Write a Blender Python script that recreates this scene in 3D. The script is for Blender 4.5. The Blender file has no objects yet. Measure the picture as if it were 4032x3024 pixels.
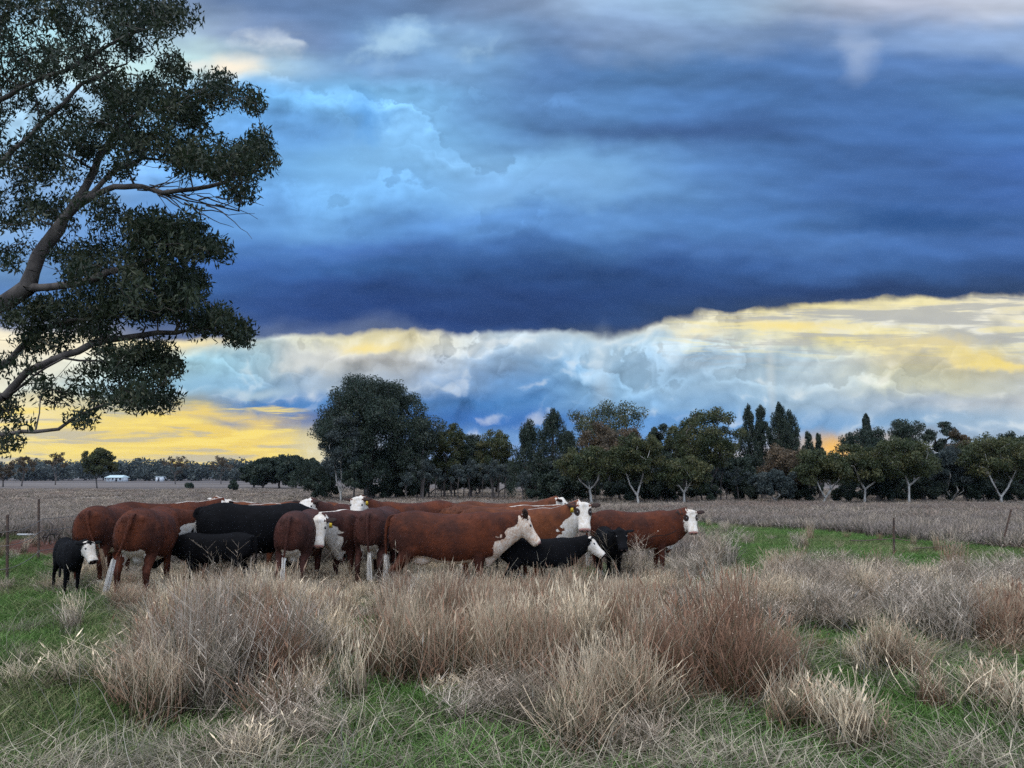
import bpy, math, random
import numpy as np
from mathutils import Vector, Matrix, kdtree

# ------------------------------------------------------------------ camera
C = bpy.context.scene
COL = C.collection
PITCH = math.atan(366 / 3000.0)
CH = 1.8
cam_d = bpy.data.cameras.new('camera')
cam_d.sensor_width = 36.0
cam_d.lens = 36.0 * 3000 / 4032
cam_d.clip_start = 0.1
cam_d.clip_end = 8000
cam = bpy.data.objects.new('camera', cam_d)
cam.location = (0, 0, CH)
cam.rotation_euler = (math.pi / 2 + PITCH, 0, 0)
COL.objects.link(cam)
C.camera = cam
C.view_settings.view_transform = 'Standard'
C.view_settings.look = 'None'
C.view_settings.exposure = 0.0
C.view_settings.gamma = 1.0
C.view_settings.use_curve_mapping = False
C.cycles.max_bounces = 5
C.cycles.diffuse_bounces = 3
C.cycles.glossy_bounces = 2
C.cycles.transmission_bounces = 3
C.cycles.transparent_max_bounces = 4
C.cycles.sample_clamp_indirect = 0.6
C.cycles.sample_clamp_direct = 3.0
C.cycles.use_denoising = False

SUN_EL = math.radians(66)
SUN_ROT = math.radians(205)      # compass direction the soft light comes from (0 = +Y, clockwise)
CP, SP = math.cos(PITCH), math.sin(PITCH)


def srgb(h):
    h = h.lstrip('#')
    out = []
    for i in (0, 2, 4):
        c = int(h[i:i + 2], 16) / 255
        out.append(c / 12.92 if c <= 0.04045 else ((c + 0.055) / 1.055) ** 2.4)
    return tuple(out)


def W(py):                       # tangent of elevation along the view axis for a picture row
    Y = 1512 - py
    return (3000 * SP + Y * CP) / (3000 * CP - Y * SP)


def AZ(px, py):
    Y = 1512 - py
    return math.atan2(px - 2016, 3000 * CP - Y * SP)


# ------------------------------------------------------------------ node expression helper
class E:
    nt = None

    def __init__(s, sock):
        s.s = sock

    @staticmethod
    def m(op, *a, clamp=False):
        n = E.nt.nodes.new('ShaderNodeMath')
        n.operation = op
        n.use_clamp = clamp
        for i, v in enumerate(a):
            if isinstance(v, E):
                E.nt.links.new(v.s, n.inputs[i])
            else:
                n.inputs[i].default_value = float(v)
        return E(n.outputs[0])

    def __add__(s, o): return E.m('ADD', s, o)
    def __radd__(s, o): return E.m('ADD', s, o)
    def __sub__(s, o): return E.m('SUBTRACT', s, o)
    def __rsub__(s, o): return E.m('SUBTRACT', o, s)
    def __mul__(s, o): return E.m('MULTIPLY', s, o)
    def __rmul__(s, o): return E.m('MULTIPLY', s, o)
    def __truediv__(s, o): return E.m('DIVIDE', s, o)


def sstep(x, a, b):
    n = E.nt.nodes.new('ShaderNodeMapRange')
    n.interpolation_type = 'SMOOTHSTEP'
    n.inputs[1].default_value = a
    n.inputs[2].default_value = b
    E.nt.links.new(x.s, n.inputs[0])
    return E(n.outputs[0])


def lstep(x, a, b, c=0.0, d=1.0):
    n = E.nt.nodes.new('ShaderNodeMapRange')
    for i, v in enumerate((a, b, c, d)):
        n.inputs[1 + i].default_value = v
    E.nt.links.new(x.s, n.inputs[0])
    return E(n.outputs[0])


def ramp(x, stops, interp='LINEAR'):
    n = E.nt.nodes.new('ShaderNodeValToRGB')
    n.color_ramp.interpolation = interp
    el = n.color_ramp.elements
    while len(el) < len(stops):
        el.new(0.5)
    for e, (p, c) in zip(el, stops):
        e.position = min(max(p, 0), 1)
    for e, (p, c) in zip(el, stops):
        e.color = (*c, 1)
    E.nt.links.new(x.s, n.inputs[0])
    return n.outputs[0]


def mixc(a, b, f, mode='MIX'):
    n = E.nt.nodes.new('ShaderNodeMix')
    n.data_type = 'RGBA'
    n.blend_type = mode
    for sock, v in ((n.inputs[0], f), (n.inputs[6], a), (n.inputs[7], b)):
        if isinstance(v, E):
            E.nt.links.new(v.s, sock)
        elif isinstance(v, bpy.types.NodeSocket):
            E.nt.links.new(v, sock)
        elif isinstance(v, tuple):
            sock.default_value = (*v[:3], 1)
        else:
            sock.default_value = v
    return n.outputs[2]


def comb(x, y, z):
    n = E.nt.nodes.new('ShaderNodeCombineXYZ')
    for i, v in enumerate((x, y, z)):
        if isinstance(v, E):
            E.nt.links.new(v.s, n.inputs[i])
        else:
            n.inputs[i].default_value = v
    return n.outputs[0]


def noise(vec, scale=1.0, detail=4.0, rough=0.5, dist=0.0, lac=2.0, dim='3D'):
    n = E.nt.nodes.new('ShaderNodeTexNoise')
    n.noise_dimensions = dim
    n.inputs['Scale'].default_value = scale
    n.inputs['Detail'].default_value = detail
    n.inputs['Roughness'].default_value = rough
    n.inputs['Distortion'].default_value = dist
    n.inputs['Lacunarity'].default_value = lac
    if vec is not None:
        E.nt.links.new(vec, n.inputs['Vector'])
    return n


def sepc(sock):
    n = E.nt.nodes.new('ShaderNodeSeparateColor')
    E.nt.links.new(sock, n.inputs[0])
    return E(n.outputs[0]), E(n.outputs[1]), E(n.outputs[2])


def scale_c(col, f):
    n = E.nt.nodes.new('ShaderNodeVectorMath')
    n.operation = 'SCALE'
    E.nt.links.new(col, n.inputs[0])
    if isinstance(f, E):
        E.nt.links.new(f.s, n.inputs[3])
    else:
        n.inputs[3].default_value = f
    return n.outputs[0]


# ------------------------------------------------------------------ world: storm sky at dusk
def build_world():
    w = bpy.data.worlds.new('World')
    C.world = w
    w.use_nodes = True
    nt = w.node_tree
    nt.nodes.clear()
    E.nt = nt
    tc = nt.nodes.new('ShaderNodeTexCoord')
    sep = nt.nodes.new('ShaderNodeSeparateXYZ')
    nt.links.new(tc.outputs['Generated'], sep.inputs[0])
    x, y, z = (E(o) for o in sep.outputs)
    r = E.m('SQRT', x * x + y * y)
    r = E.m('MAXIMUM', r, 1e-4)
    den = E.m('MAXIMUM', y, r * 0.6)
    az = E.m('ARCTAN2', x, y)
    wv = z / den
    # px-like units: 1 unit = one radian along azimuth / unit tangent in height
    nvec = comb(az * 1.0, wv * 1.0, z * 0.3)
    nv_s = comb(az * 1.0, wv * 2.6, z * 0.2)
    n1 = noise(nvec, 6.0, 6.0, 0.58, dim='2D')
    r1, g1, b1 = sepc(n1.outputs['Color'])
    n2 = noise(nv_s, 5.0, 3.0, 0.42, dim='2D')
    r2, g2, b2 = sepc(n2.outputs['Color'])
    rel_a = noise(nv_s, 7.0, 3.0, 0.5, dim='2D')
    rel_b = noise(comb(az * 1.0, (wv + 0.012) * 2.6, z * 0.2), 7.0, 3.0, 0.5, dim='2D')
    relief_u = (E(rel_a.outputs['Fac']) - E(rel_b.outputs['Fac']))

    def billow(a_, w_):
        h = None
        for sc, wt in ((9.0, 1.0), (21.0, 0.5), (48.0, 0.26)):
            v = nt.nodes.new('ShaderNodeTexVoronoi')
            v.voronoi_dimensions = '2D'
            v.feature = 'F1'
            v.inputs['Scale'].default_value = sc
            nt.links.new(comb(a_, w_ * 1.35, 0.0), v.inputs['Vector'])
            q = E.m('MINIMUM', E(v.outputs['Distance']), 1.0)
            q = (1.0 - q * q) * wt
            h = q if h is None else h + q
        return h
    wa = az + (r1 - 0.5) * 0.10 + (r2 - 0.5) * 0.03
    ww = wv + (g1 - 0.5) * 0.07
    hA = billow(wa, ww)
    hB = billow(wa + 0.007, ww - 0.010)
    puffr = hA - hB                            # side lit relief of heaped cloud
    streak = noise(comb(az * 1.0, wv * 9.0, z), 7.0, 5.0, 0.62, 0.25, dim='2D')
    st = E(streak.outputs['Fac'])

    LO, HI = -0.8, 0.8

    def rows(table, a, wvv, interp='B_SPLINE'):
        col = None
        prev = None
        for py, cells in table:
            stops = []
            for px, hx in cells:
                stops.append(((AZ(px, py) - LO) / (HI - LO), srgb(hx)))
            t = lstep(a, LO, HI)
            c = ramp(t, stops, interp)
            if col is None:
                col = c
            else:
                f = sstep(wvv, prev, W(py))
                col = mixc(col, c, f)
            prev = W(py)
        return col

    XS = [0, 300, 600, 900, 1200, 1500, 1800, 2100, 2400, 2700, 3000, 3300, 3600, 4032]

    def R(py, s, xs=XS):
        return (py, list(zip(xs, s.split())))
    up = [
        R(1330, '7d88a4 6a7a9c 5d6f95 4a6390 5e719a 56688e 35558a 2f4f80 3d5278 5d6474 5d6474 5d6474 5d6474 5d6474'),
        R(1250, '4a6ca4 3f66a0 315f9a 284f8e 224787 1c3e78 1d3d76 20417a 264a80 2b4876 2c466f 3a4c6c 3a4c6c 3a4c6c'),
        R(1150, '5585c0 4a7ab8 34659f 2c5c9e 264f92 1f4480 22467f 1e3f78 1f4379 22457c 234478 223f70 223d6b 2a456e'),
        R(1060, '6898cc 5a8cc8 3c72bc 3468b2 2c5ea2 2c5f9f 265290 234b85 22467c 254f8c 2e5a98 3a69ab 32619f 27497e'),
        R(960, '78a8dc 6a9cd8 4a84cc 447ec6 3e74ba 3868ae 3567a8 34629e 37669f 3e6dae 3f70b2 4576b6 3a6cb0 3d6cb2'),
        R(860, '88b4e4 78a8e0 5a98de 5898dc 62a0dc 4e8cd0 5592d6 5590d2 568fd0 477cba 4377b8 38659f 2f588e 3563a4'),
        R(760, '90bcec 84b4ec 6cacec 5c9ee0 66aae6 62a6e4 6cace6 6ea8e0 68a2da 5b93d0 4274b4 3a68a8 32609e 3968b0'),
        R(640, '98c4ee 90c0f0 7ab8f2 5a9fe2 6cb2ec 74b8ee 7ab6ea 74aee0 6ba4d8 4d80bc 4274b4 3c6aa8 3966a6 3a6ab4'),
        R(520, 'a0ccec a0ccee 7ab8f0 5ea4e6 5298e0 78b8ea 74b6ec 4f80ba 3f6698 385e96 3b65a0 3c6aa6 3a6aac 4176bc'),
        R(400, 'a8d0ec b0d4ee 98ccf0 5da6e8 6ab2ea 78bcee 6ba6dc 4f7eb8 5084bc 4a80c4 4677b4 4070b0 3f6ba6 5086c4'),
        R(270, 'a0d8ec d8f0ee c0ecf0 c4dce0 7fb0dc 6c94c6 78aee0 4a76b0 4a7ab0 4672a6 436fa8 4a76b0 5580bd 4f7dbc'),
        R(150, 'a8dcea b5e3ee a9c8dd 8da3c4 6e90c4 6c9ccf 86b4e0 5f82b4 7f9cc4 7391b8 7494c0 6b89b6 7ea0d0 86a3cc'),
        R(0, '8fb4d8 9cc4e0 8fa8cc 5d7fb0 54749f 567aa8 5f7fa8 8199be 9dbfe2 8cb4dc a3bedb b5c0d6 b4bcd2 b8c2d4'),
        R(-400, '9db4d0 9db4d0 8fa6c8 7b96be 7894bc 8099bc 8fa3c0 98acc8 a4b8d0 a4b8d0 b0bed2 b8c4d6 b8c4d6 b8c4d6'),
    ]
    XL = [0, 300, 600, 900, 1080, 1200, 1500, 1800, 2100, 2400, 2700, 3000, 3300, 3600, 4032]
    lo = [
        R(1880, 'f8e48c f8e48c f8e48c f8e084 f8e084 f0dc90 b0b8c8 b0b8c8 a8b8d0 a8b8d0 b8b8c0 e8c8a0 ffcf70 c0b8b0 b0b8c8', XL),
        R(1800, 'f6e08c f4da78 f6da74 f4d468 f6dc78 f2dc80 8aa0c4 7a98c8 7a9cd0 7a9cd0 88a4cc d8c8c0 ffc850 a8b8cc a8b8cc', XL),
        R(1725, 'f6e4a0 f2d880 f0d474 f2d268 f4d878 f0dc90 6a90c4 6c96cc 6c98cc 6494cc 6a98cc 78a0cc e0b878 80a0c0 a8bcd0', XL),
        R(1655, 'f8e8b8 f4e090 f2d674 e8cc80 e8cc80 4472b4 3f70b4 3c70b6 3f72b8 5a8ec8 6a9acc 6c9ccc 7ca4cc 84a8c8 a8bccc', XL),
        R(1590, 'f0e4b8 e4d8a8 b4b89c 4f84c0 4a7ebc 4f84c0 6a94c4 4579b8 4680be 8ab4d8 7ea8d0 9cbcd4 a4bcd0 a4b4c4 c0c4c4', XL),
        R(1520, 'f0e8c8 b0d0d8 8fbcd8 88b0cc 90b0cc 9ab4cc b4bcc4 88a8cc 4f88c4 94bedd 92b4d2 a8c4d6 b8c8d2 d2d0ac b0b8be', XL),
        R(1430, 'f8f0d8 d8e8dc a0ccdc 96c0d6 a8c4d0 c0c6c8 c8c6be a8b8c8 6a9ac8 9cc4e2 a4c0d8 b0ccdc c0d0d8 eedc94 c0c2bc', XL),
        R(1350, 'fff0c8 f8ecc8 ecdcac c4dcde c4d4d4 c4ccc8 e8d898 c4ccd0 b0cade a8c8e0 b8cfda dcdcc8 eadc90 e2dcb4 c4c8c4', XL),
        R(1280, 'fff4d0 f8ecc8 f4e6b4 e8dcb8 e0d4b8 d8d0b8 f0dfa0 d0d8dc c8d8e0 d8d8c8 dcd8c0 e0d8b0 d8d6c4 c8c8bc d4d2c4', XL),
        R(1180, 'fff4d0 f8ecc8 f4e6b4 e8dcb8 e0d4b8 d8d0b8 f0dfa0 d8dcd8 c8c0a0 e6d8a8 f0e2b0 f2e098 f2e4a8 f2e8b8 e8e2cc', XL),
    ]
    # heaped cloud: every lump has a crisp lit top and falls off downward
    def lumps(k, a, b, sh):
        q = E.m('FRACT', wv * k + az * sh + hA * a + r1 * b + g2 * 1.0)
        return q * q * (1.0 - sstep(q, 0.90, 1.0))
    lq = lumps(7.0, 0.55, 2.6, 1.3)
    lq2 = lumps(15.0, 1.0, 4.0, -2.0)
    # upper deck: soft, horizontally drawn warping
    a_u = az + (r1 - 0.5) * 0.09 + (r2 - 0.5) * 0.07
    w_u = wv + (g1 - 0.5) * 0.05 + (g2 - 0.5) * 0.05
    cu = rows(up, a_u, w_u)
    bright_u = 1.0 + (b2 - 0.5) * 0.42 + (b1 - 0.5) * 0.10 + relief_u * 0.8 + (r2 - 0.5) * 0.18
    heap = sstep(wv, W(1000), W(700)) * sstep(wv, W(180), W(420)) * sstep(az, AZ(2500, 600), AZ(1700, 600)) * sstep(b2, 0.38, 0.58)
    bright_u = bright_u + heap * (puffr * 0.36 + (lq - 0.25) * 0.50 + (lq2 - 0.25) * 0.20)
    cu = scale_c(cu, bright_u)
    # lower deck: cumulus and glowing bands
    a_l = az + (r1 - 0.5) * 0.12 + puffr * 0.03
    w_l = wv + (g1 - 0.5) * 0.05 + puffr * 0.012
    cl = rows(lo, a_l, w_l)
    glow = sstep(wv, W(1560), W(1625)) * sstep(az, AZ(1250, 1700), AZ(1100, 1700))   # streaky band low at the left
    clear = 1.0 - glow
    cl = scale_c(cl, 1.0 + puffr * 0.55 * clear + (hA - 1.25) * 0.12 * clear + ((lq - 0.25) * 0.42 + (lq2 - 0.25) * 0.22) * clear * sstep(g2, 0.40, 0.55))
    rim = sstep(puffr, 0.06, 0.36) * sstep(hA, 0.8, 1.6) * clear
    cl = mixc(cl, srgb('f2f3ee'), rim * 0.38)
    cl = mixc(cl, srgb('a9adb2'), sstep(st, 0.49, 0.38) * glow * 0.6)
    cl = mixc(cl, srgb('ffe57a'), sstep(st, 0.52, 0.62) * glow * 0.8)
    stg = sstep(wv, W(1500), W(1300)) * sstep(az, AZ(2500, 1300), AZ(2800, 1300))
    cl = mixc(cl, srgb('b4b6b4'), sstep(st, 0.53, 0.42) * stg * 0.8)
    cl = mixc(cl, srgb('fbeeb0'), sstep(st, 0.54, 0.64) * stg * 0.55)
    hsv = nt.nodes.new('ShaderNodeHueSaturation')
    hsv.inputs['Saturation'].default_value = 0.94
    hsv.inputs['Value'].default_value = 1.0
    nt.links.new(cu, hsv.inputs['Color'])
    cu = hsv.outputs[0]
    # edge of the storm shelf
    pts = [(0, 1290), (300, 1320), (600, 1350), (900, 1352), (1200, 1335), (1450, 1325), (1700, 1325), (1950, 1305), (2200, 1300),
           (2380, 1312), (2500, 1302), (2750, 1264), (3000, 1226), (3300, 1192), (3600, 1172), (4032, 1165)]
    fc = nt.nodes.new('ShaderNodeFloatCurve')
    cv = fc.mapping.curves[0]
    t = lstep(az, LO, HI)
    for i, (px, py) in enumerate(pts):
        p = ((AZ(px, py) - LO) / (HI - LO), W(py) * 2)
        if i == 0:
            cv.points[0].location = p
        elif i == len(pts) - 1:
            cv.points[-1].location = p
        else:
            cv.points.new(*p)
    fc.mapping.update()
    nt.links.new(t.s, fc.inputs['Value'])
    edge = E(fc.outputs[0]) * 0.5
    dist = wv - edge + (g1 - 0.5) * 0.034 + (hA - 1.2) * 0.009 + (b1 - 0.5) * 0.020 + puffr * 0.008
    em = sstep(dist, -0.004, 0.008)
    # grey ragged fringe under the shelf on the left, yellow rim just below it on the right
    col = mixc(cl, cu, em)

    # explicit features (az, tangent height, radii, colour, strength)
    def blob(col, px, py, rx, ry, hx, k, warp=0.5, soft=(1.25, 0.0)):
        ca, cw = AZ(px, py), W(py)
        da = (az - ca + (r1 - 0.5) * warp * 0.16 + puffr * warp * 0.035) * (3000.0 / rx)
        dw = (wv - cw + (g1 - 0.5) * warp * 0.12 + puffr * warp * 0.02) * (3000.0 / ry)
        d = E.m('SQRT', da * da + dw * dw)
        return mixc(col, srgb(hx), sstep(d, *soft) * k)
    col = blob(col, 1450, 660, 560, 230, '86bff0', 0.45, 1.0)
    col = blob(col, 2150, 720, 500, 120, '86b8ea', 0.4, 1.0)
    col = blob(col, 940, 265, 120, 60, 'fff4e0', 1.0, 0.35)
    col = blob(col, 780, 262, 75, 26, 'f4f4ec', 0.8, 0.3)
    col = blob(col, 1090, 195, 90, 80, 'd8e4ee', 0.65, 1.0)
    col = blob(col, 1640, 180, 210, 150, 'b4d8f2', 0.75, 1.6)
    col = blob(col, 1430, 480, 110, 110, '4a92dc', 0.5, 0.8)
    col = blob(col, 3385, 200, 75, 170, 'a4b8d8', 0.7, 0.4, (1.1, 0.0))
    col = blob(col, 3600, 840, 300, 90, '27508a', 0.55, 0.8, (1.1, 0.1))
    col = blob(col, 1470, 1382, 130, 24, 'fbe69a', 0.9, 0.5)
    col = blob(col, 1240, 1450, 130, 60, 'd8dcd8', 0.6, 0.9)
    col = blob(col, 2370, 1450, 60, 190, 'd4e4ee', 0.35, 0.2, (1.2, 0.0))
    col = blob(col, 3035, 1470, 22, 260, 'e4e8e4', 0.30, 0.05, (1.2, 0.0))
    col = blob(col, 3700, 1405, 290, 60, 'f8e08a', 0.50, 1.1, (1.2, 0.0))
    col = blob(col, 3850, 1430, 120, 34, 'fbe27c', 0.7, 0.9)
    col = blob(col, 2720, 1330, 160, 32, 'fbf0c4', 0.7, 0.5)
    col = blob(col, 3130, 1300, 240, 26, 'fae492', 0.8, 0.4)
    col = blob(col, 700, 1352, 260, 22, 'ffefb8', 0.9, 0.25)
    col = blob(col, 150, 1400, 320, 180, 'fdf4dc', 0.6, 0.4)
    col = blob(col, 3290, 1765, 90, 70, 'ffc040', 0.9, 0.2)
    col = blob(col, 1010, 1545, 170, 26, 'b8cfdc', 0.7, 0.35)
    col = blob(col, 880, 1672, 120, 24, '9098ac', 0.7, 0.35)
    # beyond the picture the same broken cloud goes on overhead and behind
    over = ramp(b2 * 0.6 + b1 * 0.4, [(0.25, srgb('7f98c4')), (0.5, srgb('aebfdc')), (0.75, srgb('dbe4f2'))])
    side = sstep(E.m('ABSOLUTE', az), 0.72, 1.3)
    upm = sstep(wv, 0.62, 1.3)
    om = E.m('MAXIMUM', side, upm)
    sky = nt.nodes.new('ShaderNodeTexSky')
    sky.sky_type = 'NISHITA'
    sky.sun_disc = False
    sky.sun_elevation = SUN_EL
    sky.sun_rotation = SUN_ROT
    nish = scale_c(sky.outputs[0], 0.11)
    over = mixc(over, nish, 0.18)
    over = scale_c(over, 2.35)
    col = mixc(col, over, om)
    bg = nt.nodes.new('ShaderNodeBackground')
    bg.inputs['Strength'].default_value = 1.0
    nt.links.new(col, bg.inputs['Color'])
    out = nt.nodes.new('ShaderNodeOutputWorld')
    nt.links.new(bg.outputs[0], out.inputs[0])
    w.cycles.sampling_method = 'MANUAL'
    w.cycles.sample_map_resolution = 512


build_world()
sd = bpy.data.lights.new('sun', 'SUN')
sd.energy = 2.3
sd.angle = math.radians(60)
sd.color = (1.0, 0.97, 0.92)
sun = bpy.data.objects.new('sun', sd)
COL.objects.link(sun)
dirv = Vector((math.sin(SUN_ROT) * math.cos(SUN_EL), math.cos(SUN_ROT) * math.cos(SUN_EL), math.sin(SUN_EL)))
sun.rotation_euler = dirv.to_track_quat('Z', 'Y').to_euler()
sun.location = (0, 0, 60)

# ------------------------------------------------------------------ helpers
rng = np.random.default_rng(11)


def tag(o, label=None, cat=None, group=None, kind=None):
    if label: o['label'] = label
    if cat: o['category'] = cat
    if group: o['group'] = group
    if kind: o['kind'] = kind
    return o


def link(name, me, parent=None):
    o = bpy.data.objects.new(name, me)
    COL.objects.link(o)
    if parent is not None: o.parent = parent
    return o


def empty(name, loc, rz=0.0, s=1.0):
    o = bpy.data.objects.new(name, None)
    o.empty_display_size = 0.3
    COL.objects.link(o)
    o.location = loc
    o.rotation_euler = (0, 0, rz)
    o.scale = (s, s, s)
    return o


def mesh_np(name, V, F, mats=(), smooth=False, attr=None):
    """V (n,3), F (m,4 or 3); attr: dict name -> (n,4) point colours"""
    V = np.ascontiguousarray(V, dtype=np.float32)
    F = np.ascontiguousarray(F, dtype=np.int32)
    me = bpy.data.meshes.new(name)
    k = F.shape[1]
    me.vertices.add(len(V))
    me.vertices.foreach_set('co', V.ravel())
    me.loops.add(F.size)
    me.loops.foreach_set('vertex_index', F.ravel())
    me.polygons.add(len(F))
    me.polygons.foreach_set('loop_start', np.arange(0, F.size, k, dtype=np.int32))
    if attr:
        for an, arr in attr.items():
            a = me.attributes.new(an, 'FLOAT_COLOR', 'POINT')
            a.data.foreach_set('color', np.ascontiguousarray(arr, dtype=np.float32).ravel())
    me.update(calc_edges=True)
    if smooth:
        me.polygons.foreach_set('use_smooth', np.ones(len(F), dtype=bool))
    for m in mats: me.materials.append(m)
    return me


# value noise in the plane
_lat = np.random.default_rng(5).random((256, 256))


def vnoise(x, y):
    xi = np.floor(x).astype(int); yi = np.floor(y).astype(int)
    fx = x - xi; fy = y - yi
    fx = fx * fx * (3 - 2 * fx); fy = fy * fy * (3 - 2 * fy)
    a = _lat[xi % 256, yi % 256]; b = _lat[(xi + 1) % 256, yi % 256]
    c = _lat[xi % 256, (yi + 1) % 256]; d = _lat[(xi + 1) % 256, (yi + 1) % 256]
    return (a * (1 - fx) + b * fx) * (1 - fy) + (c * (1 - fx) + d * fx) * fy


def fbm(x, y, o=4):
    s = 0; a = 0.5; t = 0
    for i in range(o):
        s = s + a * vnoise(x * 2 ** i + 17.3 * i, y * 2 ** i + 9.1 * i); t += a; a *= 0.5
    return s / t


def H(x, y):
    x = np.asarray(x, float); y = np.asarray(y, float)
    return (fbm(x * 0.35 + 40, y * 0.35 + 11, 3) - 0.5) * 0.12 * np.clip(1.2 - np.hypot(x, y) / 60, 0, 1)


def topx(x, y, z=0.0):           # world -> photograph pixel
    dz = z - CH
    dep = y * CP + dz * SP
    vv = -y * SP + dz * CP
    return 2016 + 3000 * x / dep, 1512 - 3000 * vv / dep


def xat(px, d):                  # ground x for a picture column at world distance d
    return (px - 2016) / 3000 * (d * CP - CH * SP)


def dist_of(py):                 # ground distance for a picture row
    return CH / -W(py)


# ------------------------------------------------------------------ materials
def new_mat(name):
    m = bpy.data.materials.new(name)
    m.use_nodes = True
    nt = m.node_tree
    nt.nodes.clear()
    E.nt = nt
    out = nt.nodes.new('ShaderNodeOutputMaterial')
    return m, nt, out


def principled(nt, out, col, rough=0.8, spec=0.3, bump=None, bump_d=0.01, sheen=0.0):
    p = nt.nodes.new('ShaderNodeBsdfPrincipled')
    if isinstance(col, tuple):
        p.inputs['Base Color'].default_value = (*col[:3], 1)
    else:
        nt.links.new(col, p.inputs['Base Color'])
    p.inputs['Roughness'].default_value = rough
    p.inputs['Specular IOR Level'].default_value = spec
    p.inputs['Sheen Weight'].default_value = sheen
    if bump is not None:
        b = nt.nodes.new('ShaderNodeBump')
        b.inputs['Distance'].default_value = bump_d
        b.inputs['Strength'].default_value = 1.0
        nt.links.new(bump.s if isinstance(bump, E) else bump, b.inputs['Height'])
        nt.links.new(b.outputs[0], p.inputs['Normal'])
    nt.links.new(p.outputs[0], out.inputs[0])
    return p


def coords(kind='Object'):
    t = E.nt.nodes.new('ShaderNodeTexCoord')
    return t.outputs[kind]


def geo_pos():
    return E.nt.nodes.new('ShaderNodeNewGeometry').outputs['Position']


def attr(name, typ='GEOMETRY'):
    a = E.nt.nodes.new('ShaderNodeAttribute')
    a.attribute_name = name
    a.attribute_type = typ
    return a


def mat_plain(name, c1, c2, scale=4.0, rough=0.8, bump=0.0, spec=0.3, stretch=(1, 1, 1)):
    m, nt, out = new_mat(name)
    mp = nt.nodes.new('ShaderNodeMapping')
    mp.inputs['Scale'].default_value = stretch
    nt.links.new(coords(), mp.inputs[0])
    n = noise(mp.outputs[0], scale, 5, 0.6)
    f = E(n.outputs['Fac'])
    col = mixc(c1, c2, sstep(f, 0.35, 0.65))
    principled(nt, out, col, rough, spec, f if bump else None, bump or 0.01)
    return m


def mat_foliage(name, dark, mid, warm, trans=0.25, rough=0.55):
    m, nt, out = new_mat(name)
    a = attr('lc')
    rr, gg, bb = sepc(a.outputs['Color'])      # per leaf random, per clump random, -
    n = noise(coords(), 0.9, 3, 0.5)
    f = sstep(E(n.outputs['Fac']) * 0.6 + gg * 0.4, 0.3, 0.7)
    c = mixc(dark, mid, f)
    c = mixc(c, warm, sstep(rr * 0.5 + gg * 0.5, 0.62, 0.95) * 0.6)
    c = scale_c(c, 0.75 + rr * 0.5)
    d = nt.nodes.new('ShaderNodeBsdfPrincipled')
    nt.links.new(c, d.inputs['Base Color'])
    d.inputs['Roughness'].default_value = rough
    d.inputs['Specular IOR Level'].default_value = 0.25
    t = nt.nodes.new('ShaderNodeBsdfTranslucent')
    nt.links.new(c, t.inputs['Color'])
    mx = nt.nodes.new('ShaderNodeMixShader')
    mx.inputs[0].default_value = trans
    nt.links.new(d.outputs[0], mx.inputs[1])
    nt.links.new(t.outputs[0], mx.inputs[2])
    nt.links.new(mx.outputs[0], out.inputs[0])
    return m


def mat_grass(name, base, tip, alt, green=0.0):
    m, nt, out = new_mat(name)
    a = attr('gc')
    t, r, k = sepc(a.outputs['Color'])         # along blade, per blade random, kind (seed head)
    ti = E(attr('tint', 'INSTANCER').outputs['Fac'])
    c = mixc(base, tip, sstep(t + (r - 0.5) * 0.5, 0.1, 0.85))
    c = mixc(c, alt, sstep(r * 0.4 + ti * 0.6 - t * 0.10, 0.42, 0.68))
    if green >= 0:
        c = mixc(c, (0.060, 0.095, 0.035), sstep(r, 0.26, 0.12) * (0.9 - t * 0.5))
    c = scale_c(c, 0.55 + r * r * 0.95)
    d = nt.nodes.new('ShaderNodeBsdfDiffuse')
    nt.links.new(c, d.inputs['Color'])
    tr = nt.nodes.new('ShaderNodeBsdfTranslucent')
    nt.links.new(c, tr.inputs['Color'])
    mx = nt.nodes.new('ShaderNodeMixShader')
    mx.inputs[0].default_value = 0.3
    nt.links.new(d.outputs[0], mx.inputs[1])
    nt.links.new(tr.outputs[0], mx.inputs[2])
    nt.links.new(mx.outputs[0], out.inputs[0])
    return m


M = {}
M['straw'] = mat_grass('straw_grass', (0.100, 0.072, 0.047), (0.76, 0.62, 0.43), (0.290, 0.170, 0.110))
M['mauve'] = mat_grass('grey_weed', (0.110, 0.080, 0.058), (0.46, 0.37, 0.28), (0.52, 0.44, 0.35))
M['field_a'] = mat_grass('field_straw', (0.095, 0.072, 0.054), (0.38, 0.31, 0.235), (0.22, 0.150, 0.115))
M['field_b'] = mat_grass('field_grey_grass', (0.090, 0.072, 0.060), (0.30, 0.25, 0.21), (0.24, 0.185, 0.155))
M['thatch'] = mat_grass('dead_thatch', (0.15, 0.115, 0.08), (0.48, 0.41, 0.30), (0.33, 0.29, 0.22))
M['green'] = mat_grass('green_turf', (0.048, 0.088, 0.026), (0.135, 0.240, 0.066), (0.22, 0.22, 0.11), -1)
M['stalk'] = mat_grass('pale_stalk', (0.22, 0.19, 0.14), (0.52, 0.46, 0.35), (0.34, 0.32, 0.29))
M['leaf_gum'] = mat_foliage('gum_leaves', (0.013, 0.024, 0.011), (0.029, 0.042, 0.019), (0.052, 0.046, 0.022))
M['leaf_dark'] = mat_foliage('dark_leaves', (0.020, 0.034, 0.023), (0.042, 0.060, 0.040), (0.060, 0.064, 0.042))
M['leaf_olive'] = mat_foliage('olive_leaves', (0.034, 0.048, 0.020), (0.080, 0.088, 0.034), (0.125, 0.098, 0.042))
M['leaf_brown'] = mat_foliage('rusty_leaves', (0.070, 0.056, 0.036), (0.125, 0.092, 0.055), (0.17, 0.105, 0.060))
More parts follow.
